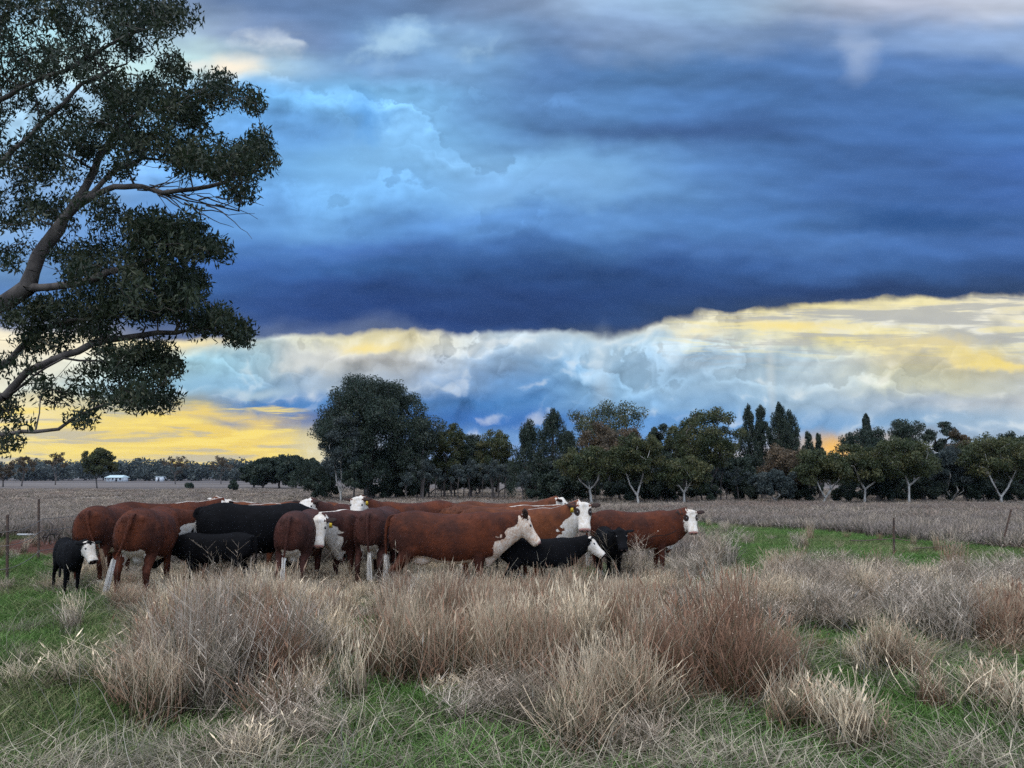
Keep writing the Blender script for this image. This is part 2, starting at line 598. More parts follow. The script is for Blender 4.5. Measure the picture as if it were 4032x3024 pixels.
M['leaf_blue'] = mat_foliage('blue_grey_leaves', (0.034, 0.048, 0.046), (0.065, 0.082, 0.075), (0.08, 0.085, 0.07))
M['bark_pale'] = mat_plain('pale_bark', (0.50, 0.48, 0.43), (0.22, 0.20, 0.175), 3.0, 0.8, 0.01, stretch=(1, 1, 0.4))
M['bark_grey'] = mat_plain('grey_bark', (0.105, 0.088, 0.076), (0.038, 0.032, 0.029), 3.0, 0.85, 0.02, stretch=(1, 1, 0.4))
M['bark_dark'] = mat_plain('dark_bark', (0.045, 0.038, 0.035), (0.10, 0.085, 0.075), 4.0, 0.9, 0.03, stretch=(1, 1, 0.3))
M['rust'] = mat_plain('rusty_steel', (0.055, 0.04, 0.035), (0.12, 0.075, 0.05), 18, 0.7)
M['wire'] = mat_plain('fence_wire_steel', (0.10, 0.09, 0.085), (0.16, 0.14, 0.12), 10, 0.5)
M['pipe'] = mat_plain('pale_pipe', (0.55, 0.56, 0.55), (0.4, 0.4, 0.38), 6, 0.6)
M['white_wall'] = mat_plain('white_cladding', (0.72, 0.76, 0.78), (0.6, 0.64, 0.66), 0.6, 0.6)
M['roof'] = mat_plain('pale_green_roof_steel', (0.42, 0.52, 0.52), (0.34, 0.43, 0.44), 0.8, 0.5)
M['window'] = mat_plain('dark_window_glass', (0.03, 0.035, 0.045), (0.05, 0.06, 0.07), 2, 0.15, spec=0.6)


def mat_ground():
    m, nt, out = new_mat('paddock_ground')
    P = geo_pos()
    sp = nt.nodes.new('ShaderNodeSeparateXYZ')
    nt.links.new(P, sp.inputs[0])
    X, Y = E(sp.outputs[0]), E(sp.outputs[1])
    g = attr('zone')
    zg, zr, zf = sepc(g.outputs['Color'])      # green, red soil, far-field band
    n1 = E(noise(P, 0.7, 6, 0.65).outputs['Fac'])
    n2 = E(noise(P, 9.0, 5, 0.7).outputs['Fac'])
    n3 = E(noise(P, 45.0, 3, 0.7).outputs['Fac'])
    n4 = E(noise(comb(X * 0.012, Y * 0.06, 0.0), 1.0, 5, 0.6).outputs['Fac'])
    thatch = mixc((0.055, 0.045, 0.035), (0.17, 0.145, 0.11), sstep(n2 * 0.5 + n3 * 0.5, 0.38, 0.62))
    green = mixc((0.022, 0.05, 0.014), (0.06, 0.125, 0.032), sstep(n3 * 0.6 + n2 * 0.4, 0.35, 0.65))
    c = mixc(thatch, green, sstep(zg + (n2 - 0.5) * 0.8, 0.35, 0.6))
    c = mixc(c, mixc((0.16, 0.062, 0.038), (0.10, 0.048, 0.034), n2), sstep(zr + (n2 - 0.5) * 0.7, 0.4, 0.6))
    far = mixc((0.085, 0.072, 0.064), (0.165, 0.143, 0.128), sstep(n4 * 0.7 + n1 * 0.3, 0.35, 0.65))
    far = mixc(far, (0.075, 0.066, 0.064), zf)
    df = sstep(Y, 28, 60)
    c = mixc(c, far, df)
    principled(nt, out, c, 0.95, 0.1, n3, 0.03)
    return m


M['ground'] = mat_ground()


def mat_coat(name, body1, body2, white=(0.50, 0.43, 0.34), white2=(0.66, 0.62, 0.56), spec=0.2):
    m, nt, out = new_mat(name)
    a = attr('coat')
    w, pk, dk = sepc(a.outputs['Color'])
    n1 = E(noise(coords(), 3.0, 3, 0.6).outputs['Fac'])
    n2 = E(noise(coords(), 16.0, 4, 0.65).outputs['Fac'])
    mp = nt.nodes.new('ShaderNodeMapping')
    mp.inputs['Scale'].default_value = (35, 60, 14)
    nt.links.new(coords(), mp.inputs[0])
    n3 = E(noise(mp.outputs[0], 1.6, 3, 0.6, 0.5).outputs['Fac'])
    c = mixc(body1, body2, sstep(n1 * 0.7 + n3 * 0.3, 0.36, 0.62))
    c = scale_c(c, 0.30 + n3 * 0.6 + n2 * 0.85)
    wc = mixc(white2, white, sstep(n2 * 0.5 + n3 * 0.5, 0.38, 0.6))
    wm = sstep(w + (n2 - 0.5) * 0.55 + (n3 - 0.5) * 0.2, 0.44, 0.56)
    c = mixc(c, wc, wm)
    c = mixc(c, (0.50, 0.26, 0.21), sstep(pk, 0.35, 0.75))
    c = mixc(c, (0.022, 0.013, 0.010), sstep(dk + (n2 - 0.5) * 0.2, 0.35, 0.6))
    p = principled(nt, out, c, 0.78, spec, n3, 0.003, 0.0)
    return m


M['coat_red'] = mat_coat('red_coat', (0.092, 0.022, 0.007), (0.036, 0.010, 0.005))
M['coat_dark'] = mat_coat('dark_red_coat', (0.060, 0.018, 0.011), (0.028, 0.010, 0.007))
M['coat_tan'] = mat_coat('light_red_coat', (0.13, 0.038, 0.012), (0.058, 0.018, 0.008))
M['coat_black'] = mat_coat('black_coat', (0.0055, 0.0055, 0.0065), (0.003, 0.003, 0.0035), spec=0.07)
M['coat_cream'] = mat_coat('red_and_cream_coat', (0.092, 0.022, 0.007), (0.036, 0.010, 0.005), (0.46, 0.31, 0.21), (0.66, 0.58, 0.48))
M['eye'] = mat_plain('eye_dark', (0.006, 0.005, 0.005), (0.01, 0.008, 0.007), 3, 0.12, spec=0.7)
M['nostril'] = mat_plain('nostril_dark', (0.03, 0.012, 0.01), (0.02, 0.01, 0.01), 3, 0.5)
M['tag'] = mat_plain('yellow_ear_tag', (0.62, 0.42, 0.03), (0.55, 0.36, 0.03), 3, 0.5)
M['switch_white'] = mat_plain('white_tail_hair', (0.66, 0.63, 0.58), (0.50, 0.45, 0.38), 30, 0.8, stretch=(1, 1, .2))
M['switch_tan'] = mat_plain('tan_tail_hair', (0.36, 0.26, 0.17), (0.20, 0.13, 0.085), 30, 0.8, stretch=(1, 1, .2))
M['switch_black'] = mat_plain('black_tail_hair', (0.012, 0.012, 0.013), (0.02, 0.018, 0.018), 30, 0.8)

# ------------------------------------------------------------------ zones of the paddock (by the places seen in the photograph)
HOLES = [  # green turf without tall grass: (px, py, rx, ry)
    (-40, 2620, 470, 330), (100, 2900, 420, 140), (60, 2235, 190, 95), (420, 2500, 150, 60), (1490, 2570, 85, 90), (1600, 2905, 170, 60),
    (850, 2875, 200, 70), (3420, 2535, 190, 40), (3310, 2690, 95, 80), (3920, 2670, 220, 60), (3720, 2860, 330, 95),
    (2860, 2310, 130, 45), (2330, 2290, 70, 50), (2760, 2960, 180, 60), (3150, 2560, 70, 90), (3300, 2990, 260, 40), (340, 2330, 60, 40),
    (1240, 2560, 60, 60),
    (1550, 2760, 160, 50), (1950, 2980, 200, 50), (2900, 2850, 120, 60), (3560, 2750, 180, 50), (1280, 2850, 130, 60), (2650, 2520, 60, 60), (730, 2620, 40, 60)]


def zone_green(px, py, x, y):
    g = np.zeros_like(px)
    for cx, cy, rx, ry in HOLES:
        d = np.hypot((px - cx) / rx, (py - cy) / ry)
        g = np.maximum(g, np.clip(1.35 - d, 0, 1))
    ub = np.interp(px, [2650, 3000, 3300, 3600, 4032], [2050, 2078, 2100, 2128, 2172])
    lb = np.interp(px, [2650, 2800, 3000, 3300, 4032], [2080, 2200, 2290, 2325, 2340])
    st = np.clip((py - ub) / 14, 0, 1) * np.clip((lb - py) / 14, 0, 1) * (px > 2700)
    g = np.maximum(g, st * np.clip(0.25 + 1.9 * fbm(x * 0.55 + 21, y * 0.8 + 4, 3), 0.3, 1.2))
    n = fbm(x * 0.9 + 3, y * 0.9 + 8, 4)
    g = np.clip(g * 1.6 + (n - 0.5) * 1.5 * (g > 0.02), 0, 1)
    return g


def zone_soil(px, py):
    d = np.hypot((px - 150) / 190, (py - 2160) / 42)
    return np.clip(1.4 - d, 0, 1)


# ------------------------------------------------------------------ terrain
def build_ground():
    xs = np.concatenate([-np.geomspace(3000, 40, 26), np.linspace(-36, 36, 150), np.geomspace(40, 3000, 26)])
    ys = np.concatenate([-np.geomspace(600, 6, 12), np.linspace(-4, 50, 170), np.geomspace(52, 2550, 44)])
    X, Y = np.meshgrid(xs, ys)
    Z = H(X, Y)
    V = np.stack([X, Y, Z], -1).reshape(-1, 3)
    nx, ny = len(xs), len(ys)
    i = np.arange(ny - 1)[:, None] * nx + np.arange(nx - 1)[None]
    F = np.stack([i, i + 1, i + nx + 1, i + nx], -1).reshape(-1, 4)
    x, y = V[:, 0], V[:, 1]
    ysafe = np.maximum(y, 2.0)
    px, py = topx(x, ysafe)
    g = zone_green(px, py, x, y)
    g[y < 2] = 0.6
    s = zone_soil(px, py) * (y > 10)
    band = np.clip((fbm(x * 0.004 + 5, y * 0.02 + 2, 3) - 0.45) * 6, 0, 1) * (y > 90)
    A = np.stack([g, s, band, np.ones_like(g)], -1)
    me = mesh_np('ground', V, F, [M['ground']], True, {'zone': A})
    tag(link('ground', me), 'flat paddock of dead thatch, bare earth and green turf patches', 'ground', kind='structure')


build_ground()


# ------------------------------------------------------------------ grass prototypes
def make_tuft(name, mat, n, R0, h, lean, width, segs=3, curl=0.5, seed=0, heads=0.0, droop=0.0, branch=0):
    g = np.random.default_rng(seed)
    Vs, Fs, As = [], [], []
    off = 0
    for b in range(n):
        a = g.random() * 6.283
        rad = R0 * math.sqrt(g.random())
        bx, by = rad * math.cos(a), rad * math.sin(a)
        hh = h * (0.45 + 0.55 * g.random() ** 0.6)
        la = a + g.normal() * 0.9
        l = lean * (0.25 + g.random() ** 1.5) * (0.4 + rad / max(R0, 1e-3))
        wd = width * (0.6 + 0.8 * g.random())
        fa = g.random() * 3.1416
        fx, fy = math.cos(fa) * wd / 2, math.sin(fa) * wd / 2
        rr = g.random()
        kink = (g.normal() * 0.12 * curl, g.normal() * 0.12 * curl)
        dr = droop * g.random() ** 2
        pts = []
        for s in range(segs + 1):
            t = s / segs
            q = t ** 1.6
            x = bx + math.cos(la) * l * hh * q + kink[0] * hh * math.sin(t * 5 + b)
            y = by + math.sin(la) * l * hh * q + kink[1] * hh * math.cos(t * 4 + b)
            z = hh * (t - dr * t ** 3) - 0.02
            w = 1 - 0.75 * t
            pts.append((x, y, z))
            Vs += [(x - fx * w, y - fy * w, z), (x + fx * w, y + fy * w, z)]
            As += [(t, rr, 0, 1)] * 2
        for s in range(segs):
            o = off + 2 * s
            Fs.append((o, o + 1, o + 3, o + 2))
        off += 2 * (segs + 1)
        # side twigs / seed heads
        ns = branch if g.random() < 0.8 else 0
        for q in range(ns):
            t = 0.45 + 0.5 * g.random()
            i = min(int(t * segs), segs - 1)
            p0 = np.array(pts[i]) * (1 - (t * segs - i)) + np.array(pts[i + 1]) * (t * segs - i)
            aa = g.random() * 6.283
            L = hh * (0.10 + 0.14 * g.random())
            p1 = p0 + np.array([math.cos(aa) * L * 0.8, math.sin(aa) * L * 0.8, L * 0.9])
            ww = wd * 0.35
            Vs += [tuple(p0 - (ww, 0, 0)), tuple(p0 + (ww, 0, 0)), tuple(p1 + (ww * 0.5, 0, 0)), tuple(p1 - (ww * 0.5, 0, 0))]
            As += [(t, rr, 0, 1)] * 4
            Fs.append((off, off + 1, off + 2, off + 3)); off += 4
            if g.random() < heads * 0.3:
                s = 0.004 + 0.004 * g.random()
                Vs += [tuple(p1 + (-s, 0, 0)), tuple(p1 + (0, s, -s)), tuple(p1 + (s, 0, 0)), tuple(p1 + (0, -s, s))]
                As += [(1, 0.95, 1, 1)] * 4
                Fs.append((off, off + 1, off + 2, off + 3)); off += 4
        if branch == 0 and g.random() < heads:
            p = np.array(pts[-1]); d = p - np.array(pts[-2]); d /= np.linalg.norm(d) + 1e-6
            L = 0.05 + 0.05 * g.random(); ww = wd * 0.7
            m_ = p - d * L * 0.5
            e = p + d * L * 0.5
            Vs += [tuple(p - d * L), tuple(m_ + (ww, 0, 0)), tuple(e), tuple(m_ - (ww, 0, 0))]
            As += [(1, rr * 0.5 + 0.5, 1, 1)] * 4
            Fs.append((off, off + 1, off + 2, off + 3)); off += 4
    return mesh_np(name, np.array(Vs), np.array(Fs), [mat], False, {'gc': np.array(As)})


def proto_set(cname, specs):
    col = bpy.data.collections.new(cname)
    for i, s in enumerate(specs):
        o = bpy.data.objects.new('%s_blades_%02d' % (cname, i), make_tuft(cname, **s, seed=100 + i * 7 + len(cname)))
        col.objects.link(o)
    return col


S = M['straw']
# 0-3 tall straw/russet; 4-6 grey weeds; 7-8 low thatch; 9-10 few stray stalks
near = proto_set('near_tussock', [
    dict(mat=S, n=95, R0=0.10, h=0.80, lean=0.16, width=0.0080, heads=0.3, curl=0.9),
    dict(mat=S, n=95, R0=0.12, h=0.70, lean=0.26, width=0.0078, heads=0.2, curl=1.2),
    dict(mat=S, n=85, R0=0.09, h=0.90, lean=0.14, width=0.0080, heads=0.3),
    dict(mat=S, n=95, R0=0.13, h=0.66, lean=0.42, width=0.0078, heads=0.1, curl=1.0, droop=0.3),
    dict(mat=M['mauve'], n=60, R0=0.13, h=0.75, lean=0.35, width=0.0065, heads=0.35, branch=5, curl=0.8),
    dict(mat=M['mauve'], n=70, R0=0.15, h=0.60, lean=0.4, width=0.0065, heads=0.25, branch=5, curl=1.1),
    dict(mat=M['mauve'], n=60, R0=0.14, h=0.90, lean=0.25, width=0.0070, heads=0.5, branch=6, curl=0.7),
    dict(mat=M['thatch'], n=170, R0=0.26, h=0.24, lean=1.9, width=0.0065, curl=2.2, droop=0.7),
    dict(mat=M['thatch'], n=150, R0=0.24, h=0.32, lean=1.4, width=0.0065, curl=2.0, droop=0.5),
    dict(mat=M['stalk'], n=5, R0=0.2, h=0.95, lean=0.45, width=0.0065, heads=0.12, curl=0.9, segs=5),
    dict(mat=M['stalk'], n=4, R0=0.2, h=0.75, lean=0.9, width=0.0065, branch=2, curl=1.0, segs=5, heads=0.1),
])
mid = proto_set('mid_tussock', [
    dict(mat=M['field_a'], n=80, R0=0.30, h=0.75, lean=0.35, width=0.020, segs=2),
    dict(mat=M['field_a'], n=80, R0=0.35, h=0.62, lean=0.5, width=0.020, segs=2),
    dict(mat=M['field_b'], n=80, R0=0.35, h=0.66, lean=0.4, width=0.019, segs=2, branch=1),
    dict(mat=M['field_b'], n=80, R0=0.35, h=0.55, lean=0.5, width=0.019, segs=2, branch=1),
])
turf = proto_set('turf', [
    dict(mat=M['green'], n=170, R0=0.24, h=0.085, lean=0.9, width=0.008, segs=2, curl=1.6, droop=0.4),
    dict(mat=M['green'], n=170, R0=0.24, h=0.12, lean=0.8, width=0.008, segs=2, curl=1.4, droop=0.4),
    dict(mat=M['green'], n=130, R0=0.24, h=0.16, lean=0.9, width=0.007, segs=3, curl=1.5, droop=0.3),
])


def scatter_tree():
    ng = bpy.data.node_groups.new('scatter', 'GeometryNodeTree')
    ng.interface.new_socket('Geometry', in_out='INPUT', socket_type='NodeSocketGeometry')
    ng.interface.new_socket('Collection', in_out='INPUT', socket_type='NodeSocketCollection')
    ng.interface.new_socket('Geometry', in_out='OUTPUT', socket_type='NodeSocketGeometry')
    gi = ng.nodes.new('NodeGroupInput'); go = ng.nodes.new('NodeGroupOutput')
    ci = ng.nodes.new('GeometryNodeCollectionInfo')
    ci.inputs['Separate Children'].default_value = True
    ci.inputs['Reset Children'].default_value = True
    iop = ng.nodes.new('GeometryNodeInstanceOnPoints')
    iop.inputs['Pick Instance'].default_value = True

    def na(nm, typ):
        n = ng.nodes.new('GeometryNodeInputNamedAttribute')
        n.data_type = typ
        n.inputs[0].default_value = nm
        return n.outputs['Attribute']
    L = ng.links.new
    L(gi.outputs[0], iop.inputs['Points'])
    L(gi.outputs[1], ci.inputs['Collection'])
    L(ci.outputs[0], iop.inputs['Instance'])
    L(na('idx', 'INT'), iop.inputs['Instance Index'])
    e2r = ng.nodes.new('FunctionNodeEulerToRotation')
    L(na('rot', 'FLOAT_VECTOR'), e2r.inputs[0])
    L(e2r.outputs[0], iop.inputs['Rotation'])
    L(na('scl', 'FLOAT_VECTOR'), iop.inputs['Scale'])
    L(iop.outputs[0], go.inputs[0])
    return ng


SCAT = scatter_tree()


def scatter(name, col, P, rz, tilt, scl, idx, tint, label, cat):
    me = bpy.data.meshes.new(name)
    n = len(P)
    me.vertices.add(n)
    me.vertices.foreach_set('co', np.ascontiguousarray(P, dtype=np.float32).ravel())
    rot = np.zeros((n, 3), np.float32)
    rot[:, 2] = rz
    rot[:, 0] = tilt[:, 0]; rot[:, 1] = tilt[:, 1]
    a = me.attributes.new('rot', 'FLOAT_VECTOR', 'POINT'); a.data.foreach_set('vector', rot.ravel())
    a = me.attributes.new('scl', 'FLOAT_VECTOR', 'POINT'); a.data.foreach_set('vector', np.ascontiguousarray(scl, dtype=np.float32).ravel())
    a = me.attributes.new('idx', 'INT', 'POINT'); a.data.foreach_set('value', np.ascontiguousarray(idx, dtype=np.int32))
    a = me.attributes.new('tint', 'FLOAT', 'POINT'); a.data.foreach_set('value', np.ascontiguousarray(tint, dtype=np.float32))
    o = link(name, me)
    md = o.modifiers.new('scatter', 'NODES')
    md.node_group = SCAT
    ident = [it.identifier for it in SCAT.interface.items_tree if it.item_type == 'SOCKET' and it.in_out == 'INPUT' and it.name == 'Collection'][0]
    md[ident] = col
    tag(o, label, cat, kind='stuff')
    return o


def grid_pts(y0, y1, step, margin=1.06, seed=1):
    g = np.random.default_rng(seed)
    xm = 0.70 * y1 * margin + 1
    xs = np.arange(-xm, xm, step); ys = np.arange(y0, y1, step)
    X, Y = np.meshgrid(xs, ys)
    X = X.ravel() + (g.random(X.size) - 0.5) * step * 1.3
    Y = Y.ravel() + (g.random(Y.size) - 0.5) * step * 1.3
    k = np.abs(X) < 0.70 * Y * margin + 1.2
    return X[k], Y[k], g


# tall clumps: (px, py base, rx, ry, height scale, tint, weed share)
CLUMPS = [
    (230, 2450, 190, 45, 0.75, 0.35, 0.1), (600, 2760, 190, 120, 1.0, 0.62, 0.1), (640, 2560, 220, 90, 0.9, 0.45, 0.1),
    (1000, 2760, 270, 120, 0.95, 0.66, 0.3), (1000, 2560, 300, 80, 0.95, 0.42, 0.2), (1330, 2700, 120, 110, 0.8, 0.5, 0.3),
    (1700, 2640, 240, 120, 1.05, 0.78, 0.05), (2080, 2620, 260, 120, 1.05, 0.80, 0.05), (2100, 2480, 500, 70, 1.05, 0.55, 0.05),
    (2450, 2600, 260, 110, 1.05, 0.45, 0.05), (2800, 2700, 260, 90, 1.0, 0.75, 0.05), (2350, 2900, 300, 100, 0.85, 0.3, 0.65),
    (3230, 2880, 110, 60, 0.55, 0.5, 0.5), (3340, 2960, 150, 60, 0.6, 0.8, 0.3), (1150, 2950, 260, 60, 0.6, 0.5, 0.7), (1800, 2800, 200, 50, 0.5, 0.4, 0.7),
    (3500, 2640, 280, 40, 0.6, 0.4, 0.1), (3600, 2470, 520, 60, 1.0, 0.5, 0.55), (3980, 2560, 120, 90, 1.0, 0.85, 0.1), (3200, 2430, 320, 60, 0.85, 0.4, 0.7),
    (3550, 2330, 700, 70, 0.9, 0.45, 0.7), (1000, 2420, 700, 80, 0.9, 0.4, 0.2), (2000, 2400, 700, 60, 0.95, 0.4, 0.1), (3850, 2780, 160, 30, 0.5, 0.4, 0.1),
    (1500, 2430, 200, 60, 0.9, 0.5, 0.2), (2900, 2420, 200, 60, 0.7, 0.4, 0.6), (60, 2960, 60, 30, 0.5, 0.2, 0.3), (4000, 2860, 60, 60, 0.7, 0.5, 0.1)]


def build_grass():
    # ---- near and middle tall grass, 4.2 - 17 m
    X, Y, g = grid_pts(4.3, 17.0, 0.125, seed=3)
    # tussocks: seeds on a jittered lattice, grass only within a radius of each seed
    cs = 0.50
    gx, gy = np.floor(X / cs), np.floor(Y / cs)
    dmin = np.full(len(X), 9.0); crad = np.zeros(len(X)); cht = np.zeros(len(X)); ctint = np.zeros(len(X)); cweed = np.zeros(len(X))
    for ox in (-1, 0, 1):
        for oy in (-1, 0, 1):
            ix, iy = (gx + ox).astype(int) % 256, (gy + oy).astype(int) % 256
            a1, a2, a3, a4 = _lat[ix, iy], _lat[(ix * 7 + 31) % 256, (iy * 3 + 11) % 256], _lat[(ix + 91) % 256, (iy * 5 + 17) % 256], _lat[(ix * 3 + 5) % 256, (iy + 57) % 256]
            dd_ = np.hypot(X - (gx + ox + 0.15 + 0.7 * a1) * cs, Y - (gy + oy + 0.15 + 0.7 * a2) * cs)
            rr_ = cs * (0.19 + 0.31 * a3)
            q_ = dd_ / rr_
            u_ = q_ < dmin
            dmin = np.where(u_, q_, dmin); cht = np.where(u_, a3 * 0.5 + a4 * 0.5, cht); ctint = np.where(u_, a4, ctint); cweed = np.where(u_, a1, cweed)
    px, py = topx(X, Y)
    green = zone_green(px, py, X, Y)
    soil = zone_soil(px, py)
    best = np.zeros_like(X); hs = np.full_like(X, 0.30); tint = np.full_like(X, 0.4); weed = np.full_like(X, 0.5)
    for cx, cy, rx, ry, h, t, w in CLUMPS:
        d = np.hypot((px - cx) / rx, (py - cy) / ry) + (fbm(X * 1.1 + cx, Y * 1.1, 3) - 0.5) * 0.9
        k = np.clip(1.5 - d, 0, 1)
        u = k > best
        best = np.where(u, k, best)
        hs = np.where(u, 0.35 + (h - 0.35) * np.clip(k * 2, 0, 1), hs); tint = np.where(u, t, tint); weed = np.where(u, w, weed)
    n1 = fbm(X * 0.8, Y * 0.8, 4)
    n2 = fbm(X * 2.2 + 50, Y * 2.2, 3)
    tall = np.clip(best * 1.6, 0, 1)
    # herd has trodden the ground it stands on
    trod = np.clip(1 - np.abs((Y - 13.2) / 2.6), 0, 1) * np.clip((3.2 - np.abs(X + 0.9 - 0.0)) / 1.5 + 1.2, 0, 1)
    tall = np.where(Y > 11, tall * 0.5 + 0.35, tall)
    cap = np.interp(Y, [6.8, 8.6, 10.0, 10.8, 17], [1.1, 0.78, 0.56, 0.40, 0.42]) * (0.75 + 0.5 * n2) * np.interp(px, [560, 760, 1100, 1300], [0.72, 1.15, 1.15, 1.0])
    hs = np.minimum(hs, cap)
    hs = np.where((px > 1500) & (px < 2300) & (Y > 9.0) & (Y < 10.9), hs * 1.3, hs)
    hs = np.where((px > 2720) & (Y > 9), 0.55 + n2 * 0.35, hs)
    hs = np.where((px < 520) & (Y > 9.2), 0.30 + n2 * 0.2, hs)
    keep_p = np.clip(0.02 + tall * 0.85 + (n1 - 0.5) * 0.9 - green * 1.2 - soil * 1.0, 0.0, 1)
    keep_p = np.where(green > 0.5, np.minimum(keep_p, 0.015), keep_p)
    keep_p = keep_p * np.clip((1.25 - dmin) * 4, 0.04, 1)
    hs = hs * (0.48 + 0.70 * cht)
    k = g.random(len(X)) < keep_p
    tall_k = tall[k] > 0.25 + 0.5 * (g.random(k.sum()) - 0.5)
    typ = np.where(cweed[k] < weed[k] * (0.6 + n2[k] * 0.8), g.integers(4, 7, k.sum()), g.integers(0, 4, k.sum()))
    typ = np.where(tall_k, typ, np.where(g.random(k.sum()) < 0.8, g.integers(7, 9, k.sum()), g.integers(9, 11, k.sum())))
    s = hs[k] * (0.75 + 0.5 * g.random(k.sum()))
    low = typ >= 7
    s = np.where(low, 0.7 + 0.5 * g.random(k.sum()), s)
    scl = np.stack([0.75 + 0.5 * s, 0.75 + 0.5 * s, s], -1)
    nearpart = Y[k] < 12.0
    P = np.stack([X[k], Y[k], H(X[k], Y[k])], -1)
    tn = np.clip(tint[k] + (ctint[k] - 0.5) * 0.8 + (g.random(k.sum()) - 0.5) * 0.25, 0, 1)
    tilt = g.normal(0, 0.05, (k.sum(), 2))
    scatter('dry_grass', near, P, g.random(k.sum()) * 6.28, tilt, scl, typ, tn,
            'tall dry straw and russet tussock grass filling the foreground paddock', 'grass')
    # small wiry tufts breaking up the green strip and the turf at the left
    gx_, gy_, gg = grid_pts(4.6, 30.0, 0.75, seed=44)
    px_, py_ = topx(gx_, gy_)
    kk = (zone_green(px_, py_, gx_, gy_) > 0.3) & (gg.random(len(gx_)) < 0.22)
    gx_, gy_ = gx_[kk], gy_[kk]
    m_ = len(gx_)
    ss = 0.28 + 0.4 * gg.random(m_)
    scatter('wiry_tufts', near, np.stack([gx_, gy_, H(gx_, gy_)], -1), gg.random(m_) * 6.28, gg.normal(0, .1, (m_, 2)),
            np.stack([ss * 1.5, ss * 1.5, ss], -1), gg.integers(0, 7, m_), gg.random(m_), 'small wiry dry tufts dotted over the green turf', 'grass')
    # scattered pale stalks everywhere near
    X, Y, g = grid_pts(4.4, 12.0, 0.34, seed=8)
    px, py = topx(X, Y)
    k = (g.random(len(X)) < 0.35) & ~((px < 480) & (g.random(len(X)) < 0.8))
    X, Y = X[k], Y[k]
    n = len(X)
    s = 0.55 + 0.55 * g.random(n)
    scatter('dead_stalks', near, np.stack([X, Y, H(X, Y)], -1), g.random(n) * 6.28, g.normal(0, 0.18, (n, 2)),
            np.stack([s, s, s], -1), g.integers(9, 11, n), g.random(n), 'pale dead stalks standing above the tussock grass', 'grass')
    # ---- low thatch under everything
    X, Y, g = grid_pts(4.3, 15.0, 0.23, seed=5)
    px, py = topx(X, Y)
    green = zone_green(px, py, X, Y)
    k = (g.random(len(X)) < np.clip(0.36 - green * 0.7, 0.02, 1)) & (zone_soil(px, py) < 0.4)
    X, Y = X[k], Y[k]
    n = len(X)
    s = 0.7 + 0.6 * g.random(n)
    scatter('dead_thatch', near, np.stack([X, Y, H(X, Y)], -1), g.random(n) * 6.28, g.normal(0, 0.05, (n, 2)),
            np.stack([s, s, s * (0.4 + 0.6 * g.random(n))], -1), g.integers(7, 9, n), g.random(n), 'flattened dead grass lying between the tussocks', 'grass')
    # ---- green turf
    X, Y, g = grid_pts(4.3, 30.0, 0.20, seed=6)
    px, py = topx(X, Y)
    green = zone_green(px, py, X, Y)
    bg = fbm(X * 1.3 + 7, Y * 1.3, 3)
    far = Y > 12
    pk = np.clip(green * 1.3 + (bg > 0.38) * 0.85 * (Y < 12) + 0.25 * (Y < 12), 0, 1) * np.where(far, 0.75, 1)
    k = (g.random(len(X)) < pk) & (zone_soil(px, py) < 0.5)
    X, Y = X[k], Y[k]; gk = green[k]
    n = len(X)
    s = 0.75 + 0.6 * g.random(n)
    scatter('green_turf', turf, np.stack([X, Y, H(X, Y)], -1), g.random(n) * 6.28, g.normal(0, 0.05, (n, 2)),
            np.stack([s * 1.1, s * 1.1, s * np.where(gk > 0.5, 0.9, 1.1)], -1), g.integers(0, 3, n),
            np.clip(fbm(X * 0.5, Y * 0.5, 3) * 1.6 - 0.45 + (g.random(n) - 0.5) * 0.3, 0, 1), 'short green turf growing between the tussocks', 'grass')
    # ---- field behind the herd, 16 - 75 m
    parts = []
    for (y0, y1, st, sd_) in ((15.5, 30, 0.38, 21), (30, 52, 0.62, 22), (52, 110, 1.3, 23)):
        X, Y, g = grid_pts(y0, y1, st, seed=sd_)
        px, py = topx(X, Y)
        green = zone_green(px, py, X, Y) * (Y < 33)
        soil = zone_soil(px, py)
        n1 = fbm(X * 0.22 + 9, Y * 0.22, 4)
        kp = np.clip(0.8 + (n1 - 0.5) * 1.2 - green * 1.5 - soil * 1.3, 0, 1)
        kp = np.where((Y < 22) & (px < 260), kp * 0.7, kp)
        k = g.random(len(X)) < kp
        sc = (1.0 if y0 < 30 else 1.35 if y0 < 52 else 2.2)
        h = (0.55 + 0.5 * n1[k]) * (0.8 + 0.4 * g.random(k.sum())) * np.interp(Y[k], [16, 30, 45], [0.95, 0.7, 0.5])
        if y0 >= 52: h *= 0.8
        w = (0.9 + 0.4 * g.random(k.sum())) * sc
        parts.append((X[k], Y[k], w, h, np.where(g.random(k.sum()) < 0.3, g.integers(0, 2, k.sum()), g.integers(2, 4, k.sum())), np.clip(0.25 + (n1[k] - 0.5) * 1.6 + (g.random(k.sum()) - 0.5) * .3, 0, 1)))
    X, Y, w, h, idx, tn = (np.concatenate(v) for v in zip(*parts))
    g = np.random.default_rng(99)
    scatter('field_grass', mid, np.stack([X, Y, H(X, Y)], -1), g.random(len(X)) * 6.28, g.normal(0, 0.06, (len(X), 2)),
            np.stack([w, w, h], -1), idx, tn, 'grey mauve dry grass covering the field behind the herd', 'grass')


build_grass()


